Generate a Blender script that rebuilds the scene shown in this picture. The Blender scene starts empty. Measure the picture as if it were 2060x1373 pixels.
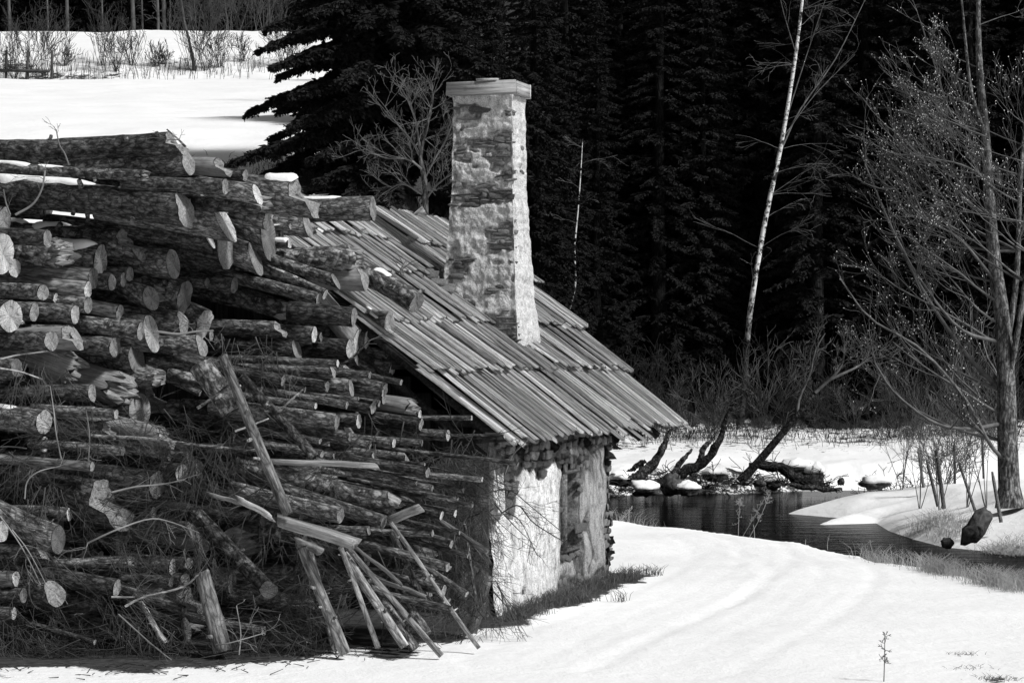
import bpy, math, random
import numpy as np
from mathutils import Vector, Matrix

# ------------------------------------------------------------------ camera, sky, sun, exposure
F = 85.0 / 36.0 * 2060.0          # focal length in photograph pixels
ZC = 3.1                          # camera height above the yard
HOR = 715.0                       # photograph row of the horizon
scn = bpy.context.scene
cam_d = bpy.data.cameras.new('camera'); cam = bpy.data.objects.new('camera', cam_d)
scn.collection.objects.link(cam); scn.camera = cam
cam.location = (0, 0, ZC); cam.rotation_euler = (math.radians(90), 0, 0)
cam_d.sensor_width = 36.0; cam_d.lens = 85.0; cam_d.shift_y = (HOR - 686.5) / 2060.0
cam_d.clip_start = 0.5; cam_d.clip_end = 2000

SUN = Vector((0.60, -0.37, 0.70)).normalized()
world = bpy.data.worlds.new('World'); scn.world = world; world.use_nodes = True
wn = world.node_tree; wn.nodes.clear()
sky = wn.nodes.new('ShaderNodeTexSky'); sky.sky_type = 'NISHITA'; sky.sun_disc = False
sky.sun_elevation = math.asin(SUN.z); sky.sun_rotation = math.atan2(SUN.x, SUN.y)
bw = wn.nodes.new('ShaderNodeRGBToBW'); bg = wn.nodes.new('ShaderNodeBackground'); wo = wn.nodes.new('ShaderNodeOutputWorld')
bg.inputs['Strength'].default_value = 0.068
wn.links.new(sky.outputs['Color'], bw.inputs['Color']); wn.links.new(bw.outputs['Val'], bg.inputs['Color'])
wn.links.new(bg.outputs['Background'], wo.inputs['Surface'])
sun_d = bpy.data.lights.new('sun', 'SUN'); sun = bpy.data.objects.new('sun', sun_d); scn.collection.objects.link(sun)
sun_d.energy = 4.1; sun_d.angle = math.radians(9); sun_d.color = (1, 1, 1)
sun.rotation_euler = SUN.to_track_quat('Z', 'Y').to_euler(); sun.location = SUN * 60
scn.view_settings.view_transform = 'Standard'; scn.view_settings.look = 'None'
scn.view_settings.exposure = 0.0; scn.view_settings.gamma = 1.0

# ------------------------------------------------------------------ helpers
rng = np.random.default_rng(7); random.seed(7)
COL = scn.collection
def P(px, py, D): return np.array([(px - 1030.0) / F * D, D, ZC + (HOR - py) / F * D])
def sstep(a, b, x):
    t = np.clip((x - a) / (b - a), 0, 1); return t * t * (3 - 2 * t)
def _hash(i, j, k):
    n = (i * 374761393 + j * 668265263 + k * 1274126177) & 0xffffffff
    n = ((n ^ (n >> 13)) * 1274126177) & 0xffffffff
    return ((n ^ (n >> 16)) & 0xffff) / 65535.0
def vnoise(x, y, z=0.0):
    x, y, z = np.broadcast_arrays(np.asarray(x, float), np.asarray(y, float), np.asarray(z, float))
    i, j, k = np.floor(x).astype(np.int64), np.floor(y).astype(np.int64), np.floor(z).astype(np.int64)
    u, v, w = x - i, y - j, z - k
    u, v, w = u*u*(3-2*u), v*v*(3-2*v), w*w*(3-2*w)
    r = 0
    for a in (0, 1):
        for b in (0, 1):
            for c in (0, 1):
                r = r + _hash(i+a, j+b, k+c) * (u if a else 1-u) * (v if b else 1-v) * (w if c else 1-w)
    return r
def fbm(x, y, z=0.0, o=3):
    r = 0; a = 0.5; f = 1.0
    for _ in range(o):
        r = r + a * (vnoise(x*f, y*f, np.asarray(z)*f) - 0.5) * 2; a *= 0.5; f *= 2.03
    return r
def mesh(name, V, Q=None, T=None, smooth=False, attrs=None, mats=None, mi=None):
    V = np.asarray(V, np.float32).reshape(-1, 3)
    Q = np.zeros((0, 4), np.int32) if Q is None or len(Q) == 0 else np.asarray(Q, np.int32).reshape(-1, 4)
    T = np.zeros((0, 3), np.int32) if T is None or len(T) == 0 else np.asarray(T, np.int32).reshape(-1, 3)
    me = bpy.data.meshes.new(name)
    me.vertices.add(len(V)); me.vertices.foreach_set('co', V.ravel())
    lp = np.concatenate([Q.ravel(), T.ravel()])
    me.loops.add(len(lp)); me.loops.foreach_set('vertex_index', lp)
    st = np.concatenate([np.arange(len(Q)) * 4, len(Q) * 4 + np.arange(len(T)) * 3])
    me.polygons.add(len(st)); me.polygons.foreach_set('loop_start', st)
    if smooth: me.polygons.foreach_set('use_smooth', np.ones(len(st), bool))
    if mi is not None: me.polygons.foreach_set('material_index', np.asarray(mi, np.int32))
    me.update(calc_edges=True)
    for k, a in (attrs or {}).items():
        at = me.attributes.new(k, 'FLOAT', 'POINT'); at.data.foreach_set('value', np.asarray(a, np.float32).ravel())
    for m in (mats if isinstance(mats, (list, tuple)) else [mats] if mats else []): me.materials.append(m)
    return me
def obj(name, me, parent=None, **tags):
    o = bpy.data.objects.new(name, me); COL.objects.link(o)
    if parent is not None: o.parent = parent
    for k, v in tags.items():
        if v: o[k] = v
    return o
def thing(name, label, cat, group=None, loc=(0, 0, 0)):
    o = obj(name, None, None, label=label, category=cat, group=group)
    o.location = loc; o.empty_display_size = 0.2; return o
def box_arr(c, s):
    x, y, z = s[0]/2, s[1]/2, s[2]/2
    V = np.array([[-x,-y,-z],[x,-y,-z],[x,y,-z],[-x,y,-z],[-x,-y,z],[x,-y,z],[x,y,z],[-x,y,z]]) + np.asarray(c)
    return V, np.array([[0,3,2,1],[4,5,6,7],[0,1,5,4],[1,2,6,5],[2,3,7,6],[3,0,4,7]])
class Acc:
    def __init__(s): s.V = []; s.Q = []; s.T = []; s.n = 0
    def add(s, V, Q=None, T=None):
        V = np.asarray(V, float).reshape(-1, 3)
        if Q is not None and len(Q): s.Q.append(np.asarray(Q) + s.n)
        if T is not None and len(T): s.T.append(np.asarray(T) + s.n)
        s.V.append(V); s.n += len(V); return s
    def mesh(s, name, mat, smooth=False):
        return mesh(name, np.concatenate(s.V), np.concatenate(s.Q) if s.Q else None, np.concatenate(s.T) if s.T else None, smooth, mats=mat)
def norm(a): return a / np.maximum(np.linalg.norm(a, axis=-1, keepdims=True), 1e-9)
def tubes(polys, sides=4):
    """polys: list of (points Nx3, radii N) -> V, Q"""
    lens = [len(p) for p, _ in polys]
    A = np.concatenate([p for p, _ in polys]).astype(float); R = np.concatenate([r for _, r in polys]).astype(float)
    N = len(A); pid = np.repeat(np.arange(len(lens)), lens)
    same = pid[1:] == pid[:-1]
    d = np.zeros((N, 3)); seg = A[1:] - A[:-1]; seg[~same] = 0
    d[:-1] += seg; d[1:] += seg; t = norm(d)
    first = np.cumsum([0] + lens[:-1]); last = first + np.array(lens) - 1
    ch = norm(A[last] - A[first])[pid]
    ref = np.where((np.abs(ch[:, 2]) < 0.8)[:, None], np.array([[0, 0, 1.0]]), np.array([[0, 1.0, 0.03]]))
    n1 = norm(np.cross(t, ref)); n2 = np.cross(n1, t)
    a = np.arange(sides) / sides * 2 * math.pi
    V = A[:, None, :] + R[:, None, None] * (np.cos(a)[None, :, None] * n1[:, None, :] + np.sin(a)[None, :, None] * n2[:, None, :])
    i = np.nonzero(same)[0]; k = np.arange(sides); k2 = (k + 1) % sides
    Q = np.stack([i[:, None]*sides + k, i[:, None]*sides + k2, (i[:, None]+1)*sides + k2, (i[:, None]+1)*sides + k], -1).reshape(-1, 4)
    return V.reshape(-1, 3), Q
def curve(pts, n):
    """smooth Catmull-Rom polyline through pts"""
    p = np.asarray(pts, float); m = len(p); p = np.vstack([2*p[0]-p[1], p, 2*p[-1]-p[-2]]); out = []
    for t in np.linspace(0, m - 1 - 1e-6, n):
        i = int(t); f = t - i; a, b, c, d = p[i], p[i+1], p[i+2], p[i+3]
        out.append(0.5*((2*b)+(-a+c)*f+(2*a-5*b+4*c-d)*f*f+(-a+3*b-3*c+d)*f**3))
    return np.array(out)

# ------------------------------------------------------------------ materials (all neutral: the picture is black and white)
class NT:
    def __init__(s, name, rough=0.85, spec=0.2):
        s.m = bpy.data.materials.new(name); s.m.use_nodes = True; s.t = s.m.node_tree
        s.b = s.t.nodes['Principled BSDF']; s.b.inputs['Roughness'].default_value = rough
        s.b.inputs['Specular IOR Level'].default_value = spec
        s.out = s.t.nodes['Material Output']; s._c = None
    def n(s, t, **kw):
        x = s.t.nodes.new(t)
        for k, v in kw.items(): setattr(x, k, v)
        return x
    def l(s, a, b): s.t.links.new(a, b)
    def coord(s, scale=(1, 1, 1), kind='Object'):
        if s._c is None: s._c = s.n('ShaderNodeTexCoord')
        m = s.n('ShaderNodeMapping'); m.inputs['Scale'].default_value = scale
        s.l(s._c.outputs[kind], m.inputs['Vector']); return m.outputs['Vector']
    def noise(s, scale, vec=None, detail=4, rough=0.6, sc=1.0):
        x = s.n('ShaderNodeTexNoise'); x.inputs['Scale'].default_value = sc * scale if vec is None else sc
        x.inputs['Detail'].default_value = detail; x.inputs['Roughness'].default_value = rough
        if vec is None: vec = s.coord((scale,)*3); x.inputs['Scale'].default_value = 1.0
        s.l(vec, x.inputs['Vector']); return x.outputs['Fac']
    def voro(s, vec, feature='F1', out='Distance'):
        x = s.n('ShaderNodeTexVoronoi', feature=feature); x.inputs['Scale'].default_value = 1
        s.l(vec, x.inputs['Vector']); return x.outputs[out]
    def ramp(s, fac, stops):
        x = s.n('ShaderNodeValToRGB'); e = x.color_ramp.elements
        while len(e) < len(stops): e.new(0.5)
        for k, (p, v) in enumerate(stops): e[k].position = p; e[k].color = (v, v, v, 1)
        s.l(fac, x.inputs['Fac']); return x.outputs['Color']
    def math(s, op, a, b=None, clamp=False):
        x = s.n('ShaderNodeMath', operation=op); x.use_clamp = clamp
        for k, v in enumerate((a, b)):
            if v is None: continue
            if isinstance(v, (int, float)): x.inputs[k].default_value = v
            else: s.l(v, x.inputs[k])
        return x.outputs[0]
    def mix(s, fac, a, b, mode='MIX'):
        x = s.n('ShaderNodeMix', data_type='RGBA', blend_type=mode)
        for sock, v in ((x.inputs[0], fac), (x.inputs[6], a), (x.inputs[7], b)):
            if isinstance(v, (int, float)): sock.default_value = v if sock.type == 'VALUE' else (v, v, v, 1)
            else: s.l(v, sock)
        return x.outputs[2]
    def attr(s, name): x = s.n('ShaderNodeAttribute', attribute_name=name); return x.outputs['Fac']
    def rnd(s): return s.n('ShaderNodeObjectInfo').outputs['Random']
    def bump(s, h, strength=0.5, dist=0.02):
        x = s.n('ShaderNodeBump'); x.inputs['Strength'].default_value = strength; x.inputs['Distance'].default_value = dist
        s.l(h, x.inputs['Height']); s.l(x.outputs['Normal'], s.b.inputs['Normal'])
    def color(s, c):
        if isinstance(c, (int, float)): s.b.inputs['Base Color'].default_value = (c, c, c, 1)
        else: s.l(c, s.b.inputs['Base Color'])
        return s.m

def mk_ground():
    k = NT('snow_ground', 0.75, 0.15)
    bare = k.attr('bare')
    n1 = k.noise(2.2, detail=6, rough=0.7); n2 = k.noise(14, detail=3)
    f = k.math('ADD', bare, k.math('MULTIPLY', k.math('SUBTRACT', n1, 0.5), 1.6))
    f = k.math('ADD', f, k.math('MULTIPLY', k.math('SUBTRACT', n2, 0.5), 0.7))
    m = k.ramp(f, [(0.50, 0.0), (0.62, 1.0)])
    gate = k.ramp(bare, [(0.01, 0.0), (0.12, 1.0)])
    m = k.math('MULTIPLY', m, gate)
    lit = k.ramp(k.noise(9, detail=5), [(0.3, 0.018), (0.7, 0.075)])
    sn = k.ramp(k.noise(0.6, detail=6), [(0.3, 0.83), (0.7, 0.90)])
    c = k.mix(m, sn, lit)
    h = k.math('ADD', k.math('MULTIPLY', k.noise(5, detail=5), 1.0), k.math('MULTIPLY', k.noise(30, detail=3), 0.25))
    h = k.math('ADD', h, k.math('MULTIPLY', k.noise(75, detail=3, rough=0.7), 0.12))
    k.bump(h, 0.5, 0.05)
    return k.color(c)
def mk_snow():
    k = NT('snow', 0.7, 0.15); k.bump(k.noise(18, detail=4), 0.35, 0.03)
    return k.color(0.88)
def mk_bark(name, lo, hi, cell=(5, 26, 26), flake=0.5):
    k = NT(name, 0.95, 0.08)
    v = k.coord(cell); n = k.noise(1, v, 6, 0.7)
    d = k.voro(k.coord((cell[0]*0.9, cell[1]*0.8, cell[2]*0.8)), 'DISTANCE_TO_EDGE')
    big = k.noise(2.2, detail=4); lich = k.noise(6.5, detail=5, rough=0.75)
    c = k.ramp(n, [(0.36, lo * 0.3), (0.48, lo), (0.62, hi)])
    c = k.mix(k.ramp(d, [(0.0, 0.7), (0.12, 0.0)]), c, lo * 0.2)
    c = k.mix(k.ramp(lich, [(0.57, 0.0), (0.66, flake)]), c, hi * 1.7)
    c = k.mix(1.0, c, k.ramp(big, [(0.3, 0.5), (0.7, 1.35)]), 'MULTIPLY')
    c = k.mix(1.0, c, k.ramp(k.rnd(), [(0.0, 0.45), (1.0, 1.7)]), 'MULTIPLY')
    k.bump(k.math('ADD', n, k.math('MULTIPLY', d, 1.3)), 0.9, 0.03)
    return k.color(c)
def mk_cut():
    k = NT('cut_wood', 0.8, 0.15)
    s = k.n('ShaderNodeSeparateXYZ'); k.l(k.coord(), s.inputs[0])
    y, z = s.outputs[1], s.outputs[2]
    ang = k.math('ARCTAN2', z, y)
    r = k.math('SQRT', k.math('ADD', k.math('MULTIPLY', y, y), k.math('MULTIPLY', z, z)))
    wob = k.math('MULTIPLY', k.noise(7, detail=3), 0.03)
    ring = k.math('SINE', k.math('MULTIPLY', k.math('ADD', r, wob), 330))
    big = k.noise(5, detail=4); fine = k.noise(40, detail=4)
    c = k.ramp(k.math('ADD', big, k.math('MULTIPLY', fine, 0.35)), [(0.42, 0.11), (0.66, 0.29), (0.95, 0.52)])
    c = k.mix(1.0, c, k.ramp(k.math('ADD', k.math('MULTIPLY', ring, 0.5), 0.5), [(0.0, 0.78), (1.0, 1.08)]), 'MULTIPLY')
    c = k.mix(1.0, c, k.ramp(k.rnd(), [(0.0, 0.45), (0.6, 0.95), (1.0, 1.8)]), 'MULTIPLY')
    cr = k.n('ShaderNodeCombineXYZ'); k.l(k.math('MULTIPLY', ang, 2.2), cr.inputs[0]); k.l(k.math('MULTIPLY', r, 1.5), cr.inputs[1]); k.l(k.rnd(), cr.inputs[2])
    d = k.n('ShaderNodeTexVoronoi', feature='DISTANCE_TO_EDGE'); d.inputs['Scale'].default_value = 1.3; k.l(cr.outputs[0], d.inputs['Vector'])
    c = k.mix(k.ramp(d.outputs['Distance'], [(0.0, 0.8), (0.05, 0.0)]), c, 0.05)
    k.bump(k.math('ADD', fine, k.math('MULTIPLY', ring, 0.15)), 0.5, 0.01)
    return k.color(c)
def mk_split():
    k = NT('split_wood', 0.85, 0.12)
    n = k.noise(1, k.coord((3, 45, 45)), 5, 0.7); b = k.noise(4, detail=3)
    c = k.ramp(n, [(0.3, 0.10), (0.5, 0.26), (0.75, 0.48)])
    c = k.mix(1.0, c, k.ramp(b, [(0.3, 0.65), (0.7, 1.25)]), 'MULTIPLY')
    k.bump(n, 0.8, 0.02); return k.color(c)
def mk_plank(name, lo, hi, grey=1.0):
    k = NT(name, 0.85, 0.15)                     # boards run along local X
    n = k.noise(1, k.coord((0.9, 30, 30)), 6, 0.7); b = k.noise(1, k.coord((1.2, 6, 6)), 4); st = k.noise(2.5, detail=5, rough=0.75)
    c = k.ramp(n, [(0.30, lo * 0.35), (0.47, lo), (0.7, hi)])
    c = k.mix(1.0, c, k.ramp(b, [(0.3, 0.8), (0.7, 1.35)]), 'MULTIPLY')
    c = k.mix(1.0, c, k.ramp(st, [(0.32, 0.55), (0.46, 1.1), (0.8, 1.2)]), 'MULTIPLY')
    c = k.mix(1.0, c, k.ramp(k.rnd(), [(0.0, 0.5), (1.0, 1.35)]), 'MULTIPLY')
    k.bump(n, 0.9, 0.02); return k.color(c)
def mk_plaster(name, white, grey, dark, lowc=0.45):
    k = NT(name, 0.95, 0.08)
    w = k.attr('white'); bare = k.attr('bare')
    n = k.noise(11, detail=6, rough=0.75); st = k.noise(1, k.coord((9, 9, 1.6)), 5, 0.7); sp = k.noise(38, detail=3, rough=0.7)
    base = k.mix(w, grey, white)
    c = k.mix(1.0, base, k.ramp(n, [(0.30, lowc), (0.52, 1.0), (0.75, 1.15)]), 'MULTIPLY')
    c = k.mix(1.0, c, k.ramp(st, [(0.30, lowc - .1), (0.47, 0.92), (0.7, 1.1)]), 'MULTIPLY')
    c = k.mix(1.0, c, k.ramp(k.noise(60, detail=3, rough=0.8), [(0.34, 0.4), (0.5, 1.0), (0.7, 1.15)]), 'MULTIPLY')
    c = k.mix(k.ramp(sp, [(0.60, 0.0), (0.68, 0.65)]), c, dark)
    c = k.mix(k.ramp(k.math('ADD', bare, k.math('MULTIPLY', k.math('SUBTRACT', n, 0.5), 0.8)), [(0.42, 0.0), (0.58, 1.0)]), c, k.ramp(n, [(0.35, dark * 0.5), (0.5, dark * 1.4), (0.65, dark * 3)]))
    k.bump(k.math('ADD', n, k.math('MULTIPLY', sp, 0.5)), 0.9, 0.035)
    return k.color(c)
def mk_stone():
    k = NT('stone', 0.9, 0.15)
    n = k.noise(14, detail=6, rough=0.7); l = k.noise(1, k.coord((5, 5, 40)), 4)
    c = k.ramp(n, [(0.3, 0.08), (0.55, 0.22), (0.8, 0.42)])
    c = k.mix(1.0, c, k.ramp(l, [(0.3, 0.6), (0.7, 1.2)]), 'MULTIPLY')
    c = k.mix(1.0, c, k.ramp(k.rnd(), [(0.0, 0.7), (1.0, 1.7)]), 'MULTIPLY')
    k.bump(k.math('ADD', n, l), 0.8, 0.03); return k.color(c)
def mk_water():
    k = NT('stream_water', 0.05, 0.5); k.b.inputs['IOR'].default_value = 1.01
    h = k.math('ADD', k.noise(1, k.coord((0.9, 2.6, 1)), 4, 0.6), k.math('MULTIPLY', k.noise(1, k.coord((4, 9, 1)), 3), 0.35))
    k.bump(h, 0.35, 0.03); return k.color(0.003)
def mk_needles(name, lo, hi):
    k = NT(name, 0.8, 0.12)
    c = k.ramp(k.noise(1.3, detail=4), [(0.3, lo), (0.7, hi)])
    c = k.mix(1.0, c, k.ramp(k.rnd(), [(0.0, 0.7), (1.0, 1.3)]), 'MULTIPLY')
    return k.color(c)
def mk_plain(name, lo, hi, scale=9, rough=0.9):
    k = NT(name, rough, 0.12); n = k.noise(scale, detail=4)
    k.bump(n, 0.5, 0.02); return k.color(k.ramp(n, [(0.3, lo), (0.7, hi)]))
def mk_birch():
    k = NT('birch_bark', 0.8, 0.15)
    n = k.noise(1, k.coord((4, 4, 11)), 5, 0.75); b = k.noise(1, k.coord((3.2, 3.2, 2.2)), 5, 0.75)
    c = k.ramp(n, [(0.40, 0.05), (0.47, 0.8)]); c2 = k.ramp(b, [(0.43, 0.04), (0.50, 0.9)])
    s = k.n('ShaderNodeSeparateXYZ'); k.l(k.coord(), s.inputs[0]); foot = k.ramp(k.math('ADD', k.math('MULTIPLY', s.outputs[2], 0.1), k.math('MULTIPLY', b, 0.5)), [(0.62, 0.06), (0.85, 1.0)])
    return k.color(k.mix(1.0, k.mix(1.0, c, c2, 'MULTIPLY'), foot, 'MULTIPLY'))

M = dict(ground=mk_ground(), snow=mk_snow(), bark=mk_bark('spruce_bark', 0.095, 0.29, (9, 24, 24), 0.5), bark_rough=mk_bark('rough_bark', 0.08, 0.30, (9, 16, 16), 0.8),
         bark_pale=mk_bark('pale_bark', 0.24, 0.40, (4, 20, 20), 0.12), cut=mk_cut(), split=mk_split(),
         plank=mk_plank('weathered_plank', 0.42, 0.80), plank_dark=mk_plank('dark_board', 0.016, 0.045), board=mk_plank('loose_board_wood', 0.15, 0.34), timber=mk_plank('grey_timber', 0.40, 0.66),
         wall=mk_plaster('wall_plaster', 0.84, 0.34, 0.075), chim=mk_plaster('chimney_plaster', 0.74, 0.66, 0.24, 0.7), stone=mk_stone(), water=mk_water(),  # bare wall tone darkened as painted shade for window recess and eaves
         needle=mk_needles('spruce_needles', 0.009, 0.020), needle_near=mk_needles('near_spruce_needles', 0.007, 0.022),
         trunk=mk_bark('tree_bark', 0.010, 0.022, (14, 14, 4)), alder=mk_bark('alder_bark', 0.07, 0.19, (14, 14, 5)), twig=mk_plain('grey_twig', 0.08, 0.20, 5), reed=mk_plain('pale_reed', 0.22, 0.55, 3),
         twig_dark=mk_plain('dark_twig', 0.015, 0.055, 5), twig_mid=mk_plain('brush_twig', 0.05, 0.20, 3), brush=mk_plain('dark_brush', 0.02, 0.10, 2), grass=mk_plain('dry_grass', 0.10, 0.32, 3), catkin=mk_plain('catkin', 0.75, 0.9),
         birch=mk_birch(), rock=mk_plain('boulder', 0.012, 0.12, 8), post=mk_plank('post_wood', 0.10, 0.24), driftwood=mk_bark('driftwood', 0.03, 0.13, (12, 12, 12), 0.6),
         field_twig=mk_plain('far_twig', 0.03, 0.10, 3), far_tree=mk_plain('far_bark', 0.05, 0.14, 3))

# ------------------------------------------------------------------ ground, stream
WATER_Z = -0.85
POLY = np.array([(-0.6, 46.5), (0.6, 45.6), (2.0, 44.9), (3.5, 43.0), (5.2, 39.7), (6.1, 38.0), (6.75, 35.3), (7.5, 31.6), (9.3, 26), (13, 18), (24, 8), (34, 12),
                 (22, 28), (16, 37), (12.3, 44), (10.3, 48), (9.0, 50), (8.75, 52), (8.6, 54.5), (8.7, 57.2), (7.3, 56.6), (8.3, 58.6), (7.0, 60.5), (9.2, 63), (9.6, 64.5), (13, 66), (24, 66.5), (45, 70),
                 (45, 78), (22, 72.5), (12, 71), (8.6, 70.2), (6.7, 68.6), (4.6, 68.6), (2.7, 66.6), (1.2, 66), (-0.6, 62), (-1.6, 55)])
def poly_sd(x, y):
    shp = x.shape; x = x.ravel(); y = y.ravel()
    d2 = np.full(x.shape, 1e9); inside = np.zeros(x.shape, bool)
    for a, b in zip(POLY, np.roll(POLY, -1, 0)):
        e = b - a; t = np.clip(((x-a[0])*e[0] + (y-a[1])*e[1]) / (e @ e), 0, 1)
        d2 = np.minimum(d2, (x-a[0]-t*e[0])**2 + (y-a[1]-t*e[1])**2)
        c = ((a[1] <= y) & (b[1] > y)) | ((b[1] <= y) & (a[1] > y))
        xi = a[0] + (y - a[1]) / (e[1] if abs(e[1]) > 1e-9 else 1e-9) * e[0]
        inside ^= c & (x < xi)
    d = np.sqrt(d2); return np.where(inside, -d, d).reshape(shp)
def track_curve(pts): return np.array([P(a, b, ZC * F / (b - HOR))[:2] for a, b in pts])
TRACKS = [curve(track_curve(t), 60) for t in ([(1080, 1330), (1200, 1268), (1330, 1215), (1440, 1165), (1490, 1125), (1480, 1100), (1430, 1085)],
          [(1330, 1345), (1480, 1275), (1590, 1215), (1650, 1165), (1640, 1135), (1580, 1110)])]
def terrain(x, y):
    x = np.asarray(x, float); y = np.asarray(y, float)
    s = x / np.maximum(y, 8)
    L = np.interp(y, [-40, 0, 14, 22, 39, 42, 46, 50, 54, 58, 70, 100, 103, 106, 108, 135, 146, 170, 220, 400], [2, 1.5, .35, 0, .15, 1.6, 4.6, 6.5, 7.6, 8.5, 10.4, 14.5, 14.9, 16.0, 16.8, 21.2, 21.8, 24, 44, 110])
    R = np.interp(y, [-40, 0, 14, 22, 45, 67, 72, 78, 85, 92, 120, 200, 400], [2, 1.5, .35, 0, .05, -.35, -.05, .15, .6, 2, 14, 50, 130])
    b = sstep(-0.052, 0.03, s)
    z = L * (1 - b) + R * b
    far = sstep(20, 60, y)
    z = z + fbm(x*.35, y*.35, 3.1) * (0.04 + 0.22 * far * (1 - .55*sstep(56, 62, y)*sstep(-.05, -.06, s))) + fbm(x*1.3, y*1.3, 7.7) * (0.015 + .05*sstep(60, 70, y) + .22*sstep(64, 66, y)*sstep(73, 70, y)*(x > -2)*(x < 10))
    sd = poly_sd(x, y)
    w = np.where((x > 6.5) & (y > 45) & (y < 66.5), 2.3, np.where(y > 62, 2.0, 0.75)) * (1 + .5*fbm(x*.6, y*.6, 1.7))
    edge = np.where((x > 6.5) & (y > 45) & (y < 66.5), -.80, -.95)
    k = sstep(0, 1, np.clip(sd / w, 0, 1)); k = np.where((x > 6.5) & (y > 45) & (y < 66.5), np.clip(sd/w, 0, 1)**.8, k)
    z = np.where(sd > 0, edge * (1 - k) + z * k, edge - np.minimum(-sd, 1.5) * .5)
    # spit: flat snow-covered ice apron at the water's edge
    z = z + 0.22 * sstep(9.5, 12.5, x) * sstep(46, 50, y) * sstep(64, 58, y) * (sd > 0)
    for t in TRACKS:
        near = (y > 22) & (y < 46) & (x > -4) & (x < 9)
        if near.any():
            xx = x[near]; yy = y[near]; d = np.min(np.hypot(xx[:, None] - t[None, :, 0], yy[:, None] - t[None, :, 1]), 1)
            for off in (0.0, 0.75):
                dd = np.abs(d - off)
                z[near] += (-0.014 * np.exp(-(dd/.10)**2) + .005 * np.exp(-((dd-.2)/.08)**2)) * (.2 + 1.2*vnoise(xx*2.1, yy*2.1, 4))
    return z
def gz(x, y): return float(terrain(np.array([x]), np.array([y]))[0])
def axis(segs):
    out = []
    for a, b, h in segs: out.append(np.arange(a, b, h))
    out.append([segs[-1][1]]); return np.concatenate(out)
gx = axis([(-400, -60, 20), (-60, -22, 1.2), (-22, -7, .4), (-7, 14, .10), (14, 20, .4), (20, 40, 1.0), (40, 400, 20)])
gy = axis([(-60, 10, 4), (10, 22, .6), (22, 46, .12), (46, 74, .14), (74, 110, .5), (110, 160, 1.5), (160, 420, 10)])
GX, GY = np.meshgrid(gx, gy, indexing='ij'); GZ = terrain(GX, GY)
S = GX / np.maximum(GY, 8); PXc = 1030 + S * F; PYc = HOR - (GZ - ZC) / np.maximum(GY, 8) * F
bare = np.zeros_like(GZ)
bare = np.maximum(bare, sstep(81, 88, GY + 3*fbm(GX*.3, GY*.3, 5)) * sstep(-.04, -.01, S))                       # forest floor, right
bare = np.maximum(bare, .48 * sstep(70, 80, GY) * sstep(0.0, .03, S))
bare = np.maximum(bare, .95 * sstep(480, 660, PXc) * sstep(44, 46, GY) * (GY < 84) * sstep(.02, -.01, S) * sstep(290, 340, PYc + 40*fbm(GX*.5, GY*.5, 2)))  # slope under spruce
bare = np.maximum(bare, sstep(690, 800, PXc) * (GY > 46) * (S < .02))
bare = np.maximum(bare, .64 * sstep(100.5, 102.5, GY) * sstep(108.5, 105, GY) * (S < -.04) * sstep(-.35, .15, fbm(GX*.22, GY*.3, 14)))                                # ditch
bare = np.maximum(bare, sstep(147, 153, GY) * 1.2 * (S < 0.0))
hu = (GX + .086) * .301 + (GY - 28) * .953; hw = -(GX + .086) * .953 + (GY - 28) * .301
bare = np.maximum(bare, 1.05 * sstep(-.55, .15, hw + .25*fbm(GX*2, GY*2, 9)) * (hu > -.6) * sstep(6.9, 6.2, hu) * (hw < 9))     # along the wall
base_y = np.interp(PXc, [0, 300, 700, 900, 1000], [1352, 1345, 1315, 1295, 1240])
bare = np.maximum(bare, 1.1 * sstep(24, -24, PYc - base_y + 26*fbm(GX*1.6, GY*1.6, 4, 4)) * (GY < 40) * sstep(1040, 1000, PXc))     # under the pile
for (a, b, r, w_) in ((1945, 1318, .16, .6), (2010, 1366, .25, .55), (1990, 1372, .2, .5), (1925, 1345, .1, .55), (1975, 1347, .1, .55), (1240, 1165, .35, .7), (1290, 1172, .15, .6)):
    q = P(a, b, ZC*F/(b-HOR)); bare = np.maximum(bare, w_ * sstep(1, .4, np.hypot((GX-q[0]), (GY-q[1])*.8)/r))
sdg = poly_sd(GX, GY)
bare = np.maximum(bare, 1.0 * sstep(.35, .05, sdg) * (GY > 62)); bare = np.maximum(bare, .62 * sstep(2.6, 1.2, sdg) * sstep(64, 66, GY) * (GX < 8.5))
bare = np.maximum(bare, (sdg < -.4) * 1.3); bare = np.maximum(bare, .95*sstep(.55, .3, sdg) * (GY < 46) * (GX < 9))
nx_, ny_ = GX.shape; idx = np.arange(nx_*ny_).reshape(nx_, ny_)
Q = np.stack([idx[:-1, :-1], idx[1:, :-1], idx[1:, 1:], idx[:-1, 1:]], -1).reshape(-1, 4)
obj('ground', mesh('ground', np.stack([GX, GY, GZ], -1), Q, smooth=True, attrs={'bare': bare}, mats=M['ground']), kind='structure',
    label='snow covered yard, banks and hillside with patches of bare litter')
wx = np.linspace(-4, 46, 60); wy = np.linspace(6, 80, 80); WX, WY = np.meshgrid(wx, wy, indexing='ij'); wi = np.arange(WX.size).reshape(WX.shape)
obj('stream', mesh('stream', np.stack([WX, WY, np.full_like(WX, WATER_Z)], -1), np.stack([wi[:-1, :-1], wi[1:, :-1], wi[1:, 1:], wi[:-1, 1:]], -1).reshape(-1, 4), smooth=True, mats=M['water']), kind='structure',
    label='dark rippled stream curving behind the hut')

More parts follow.
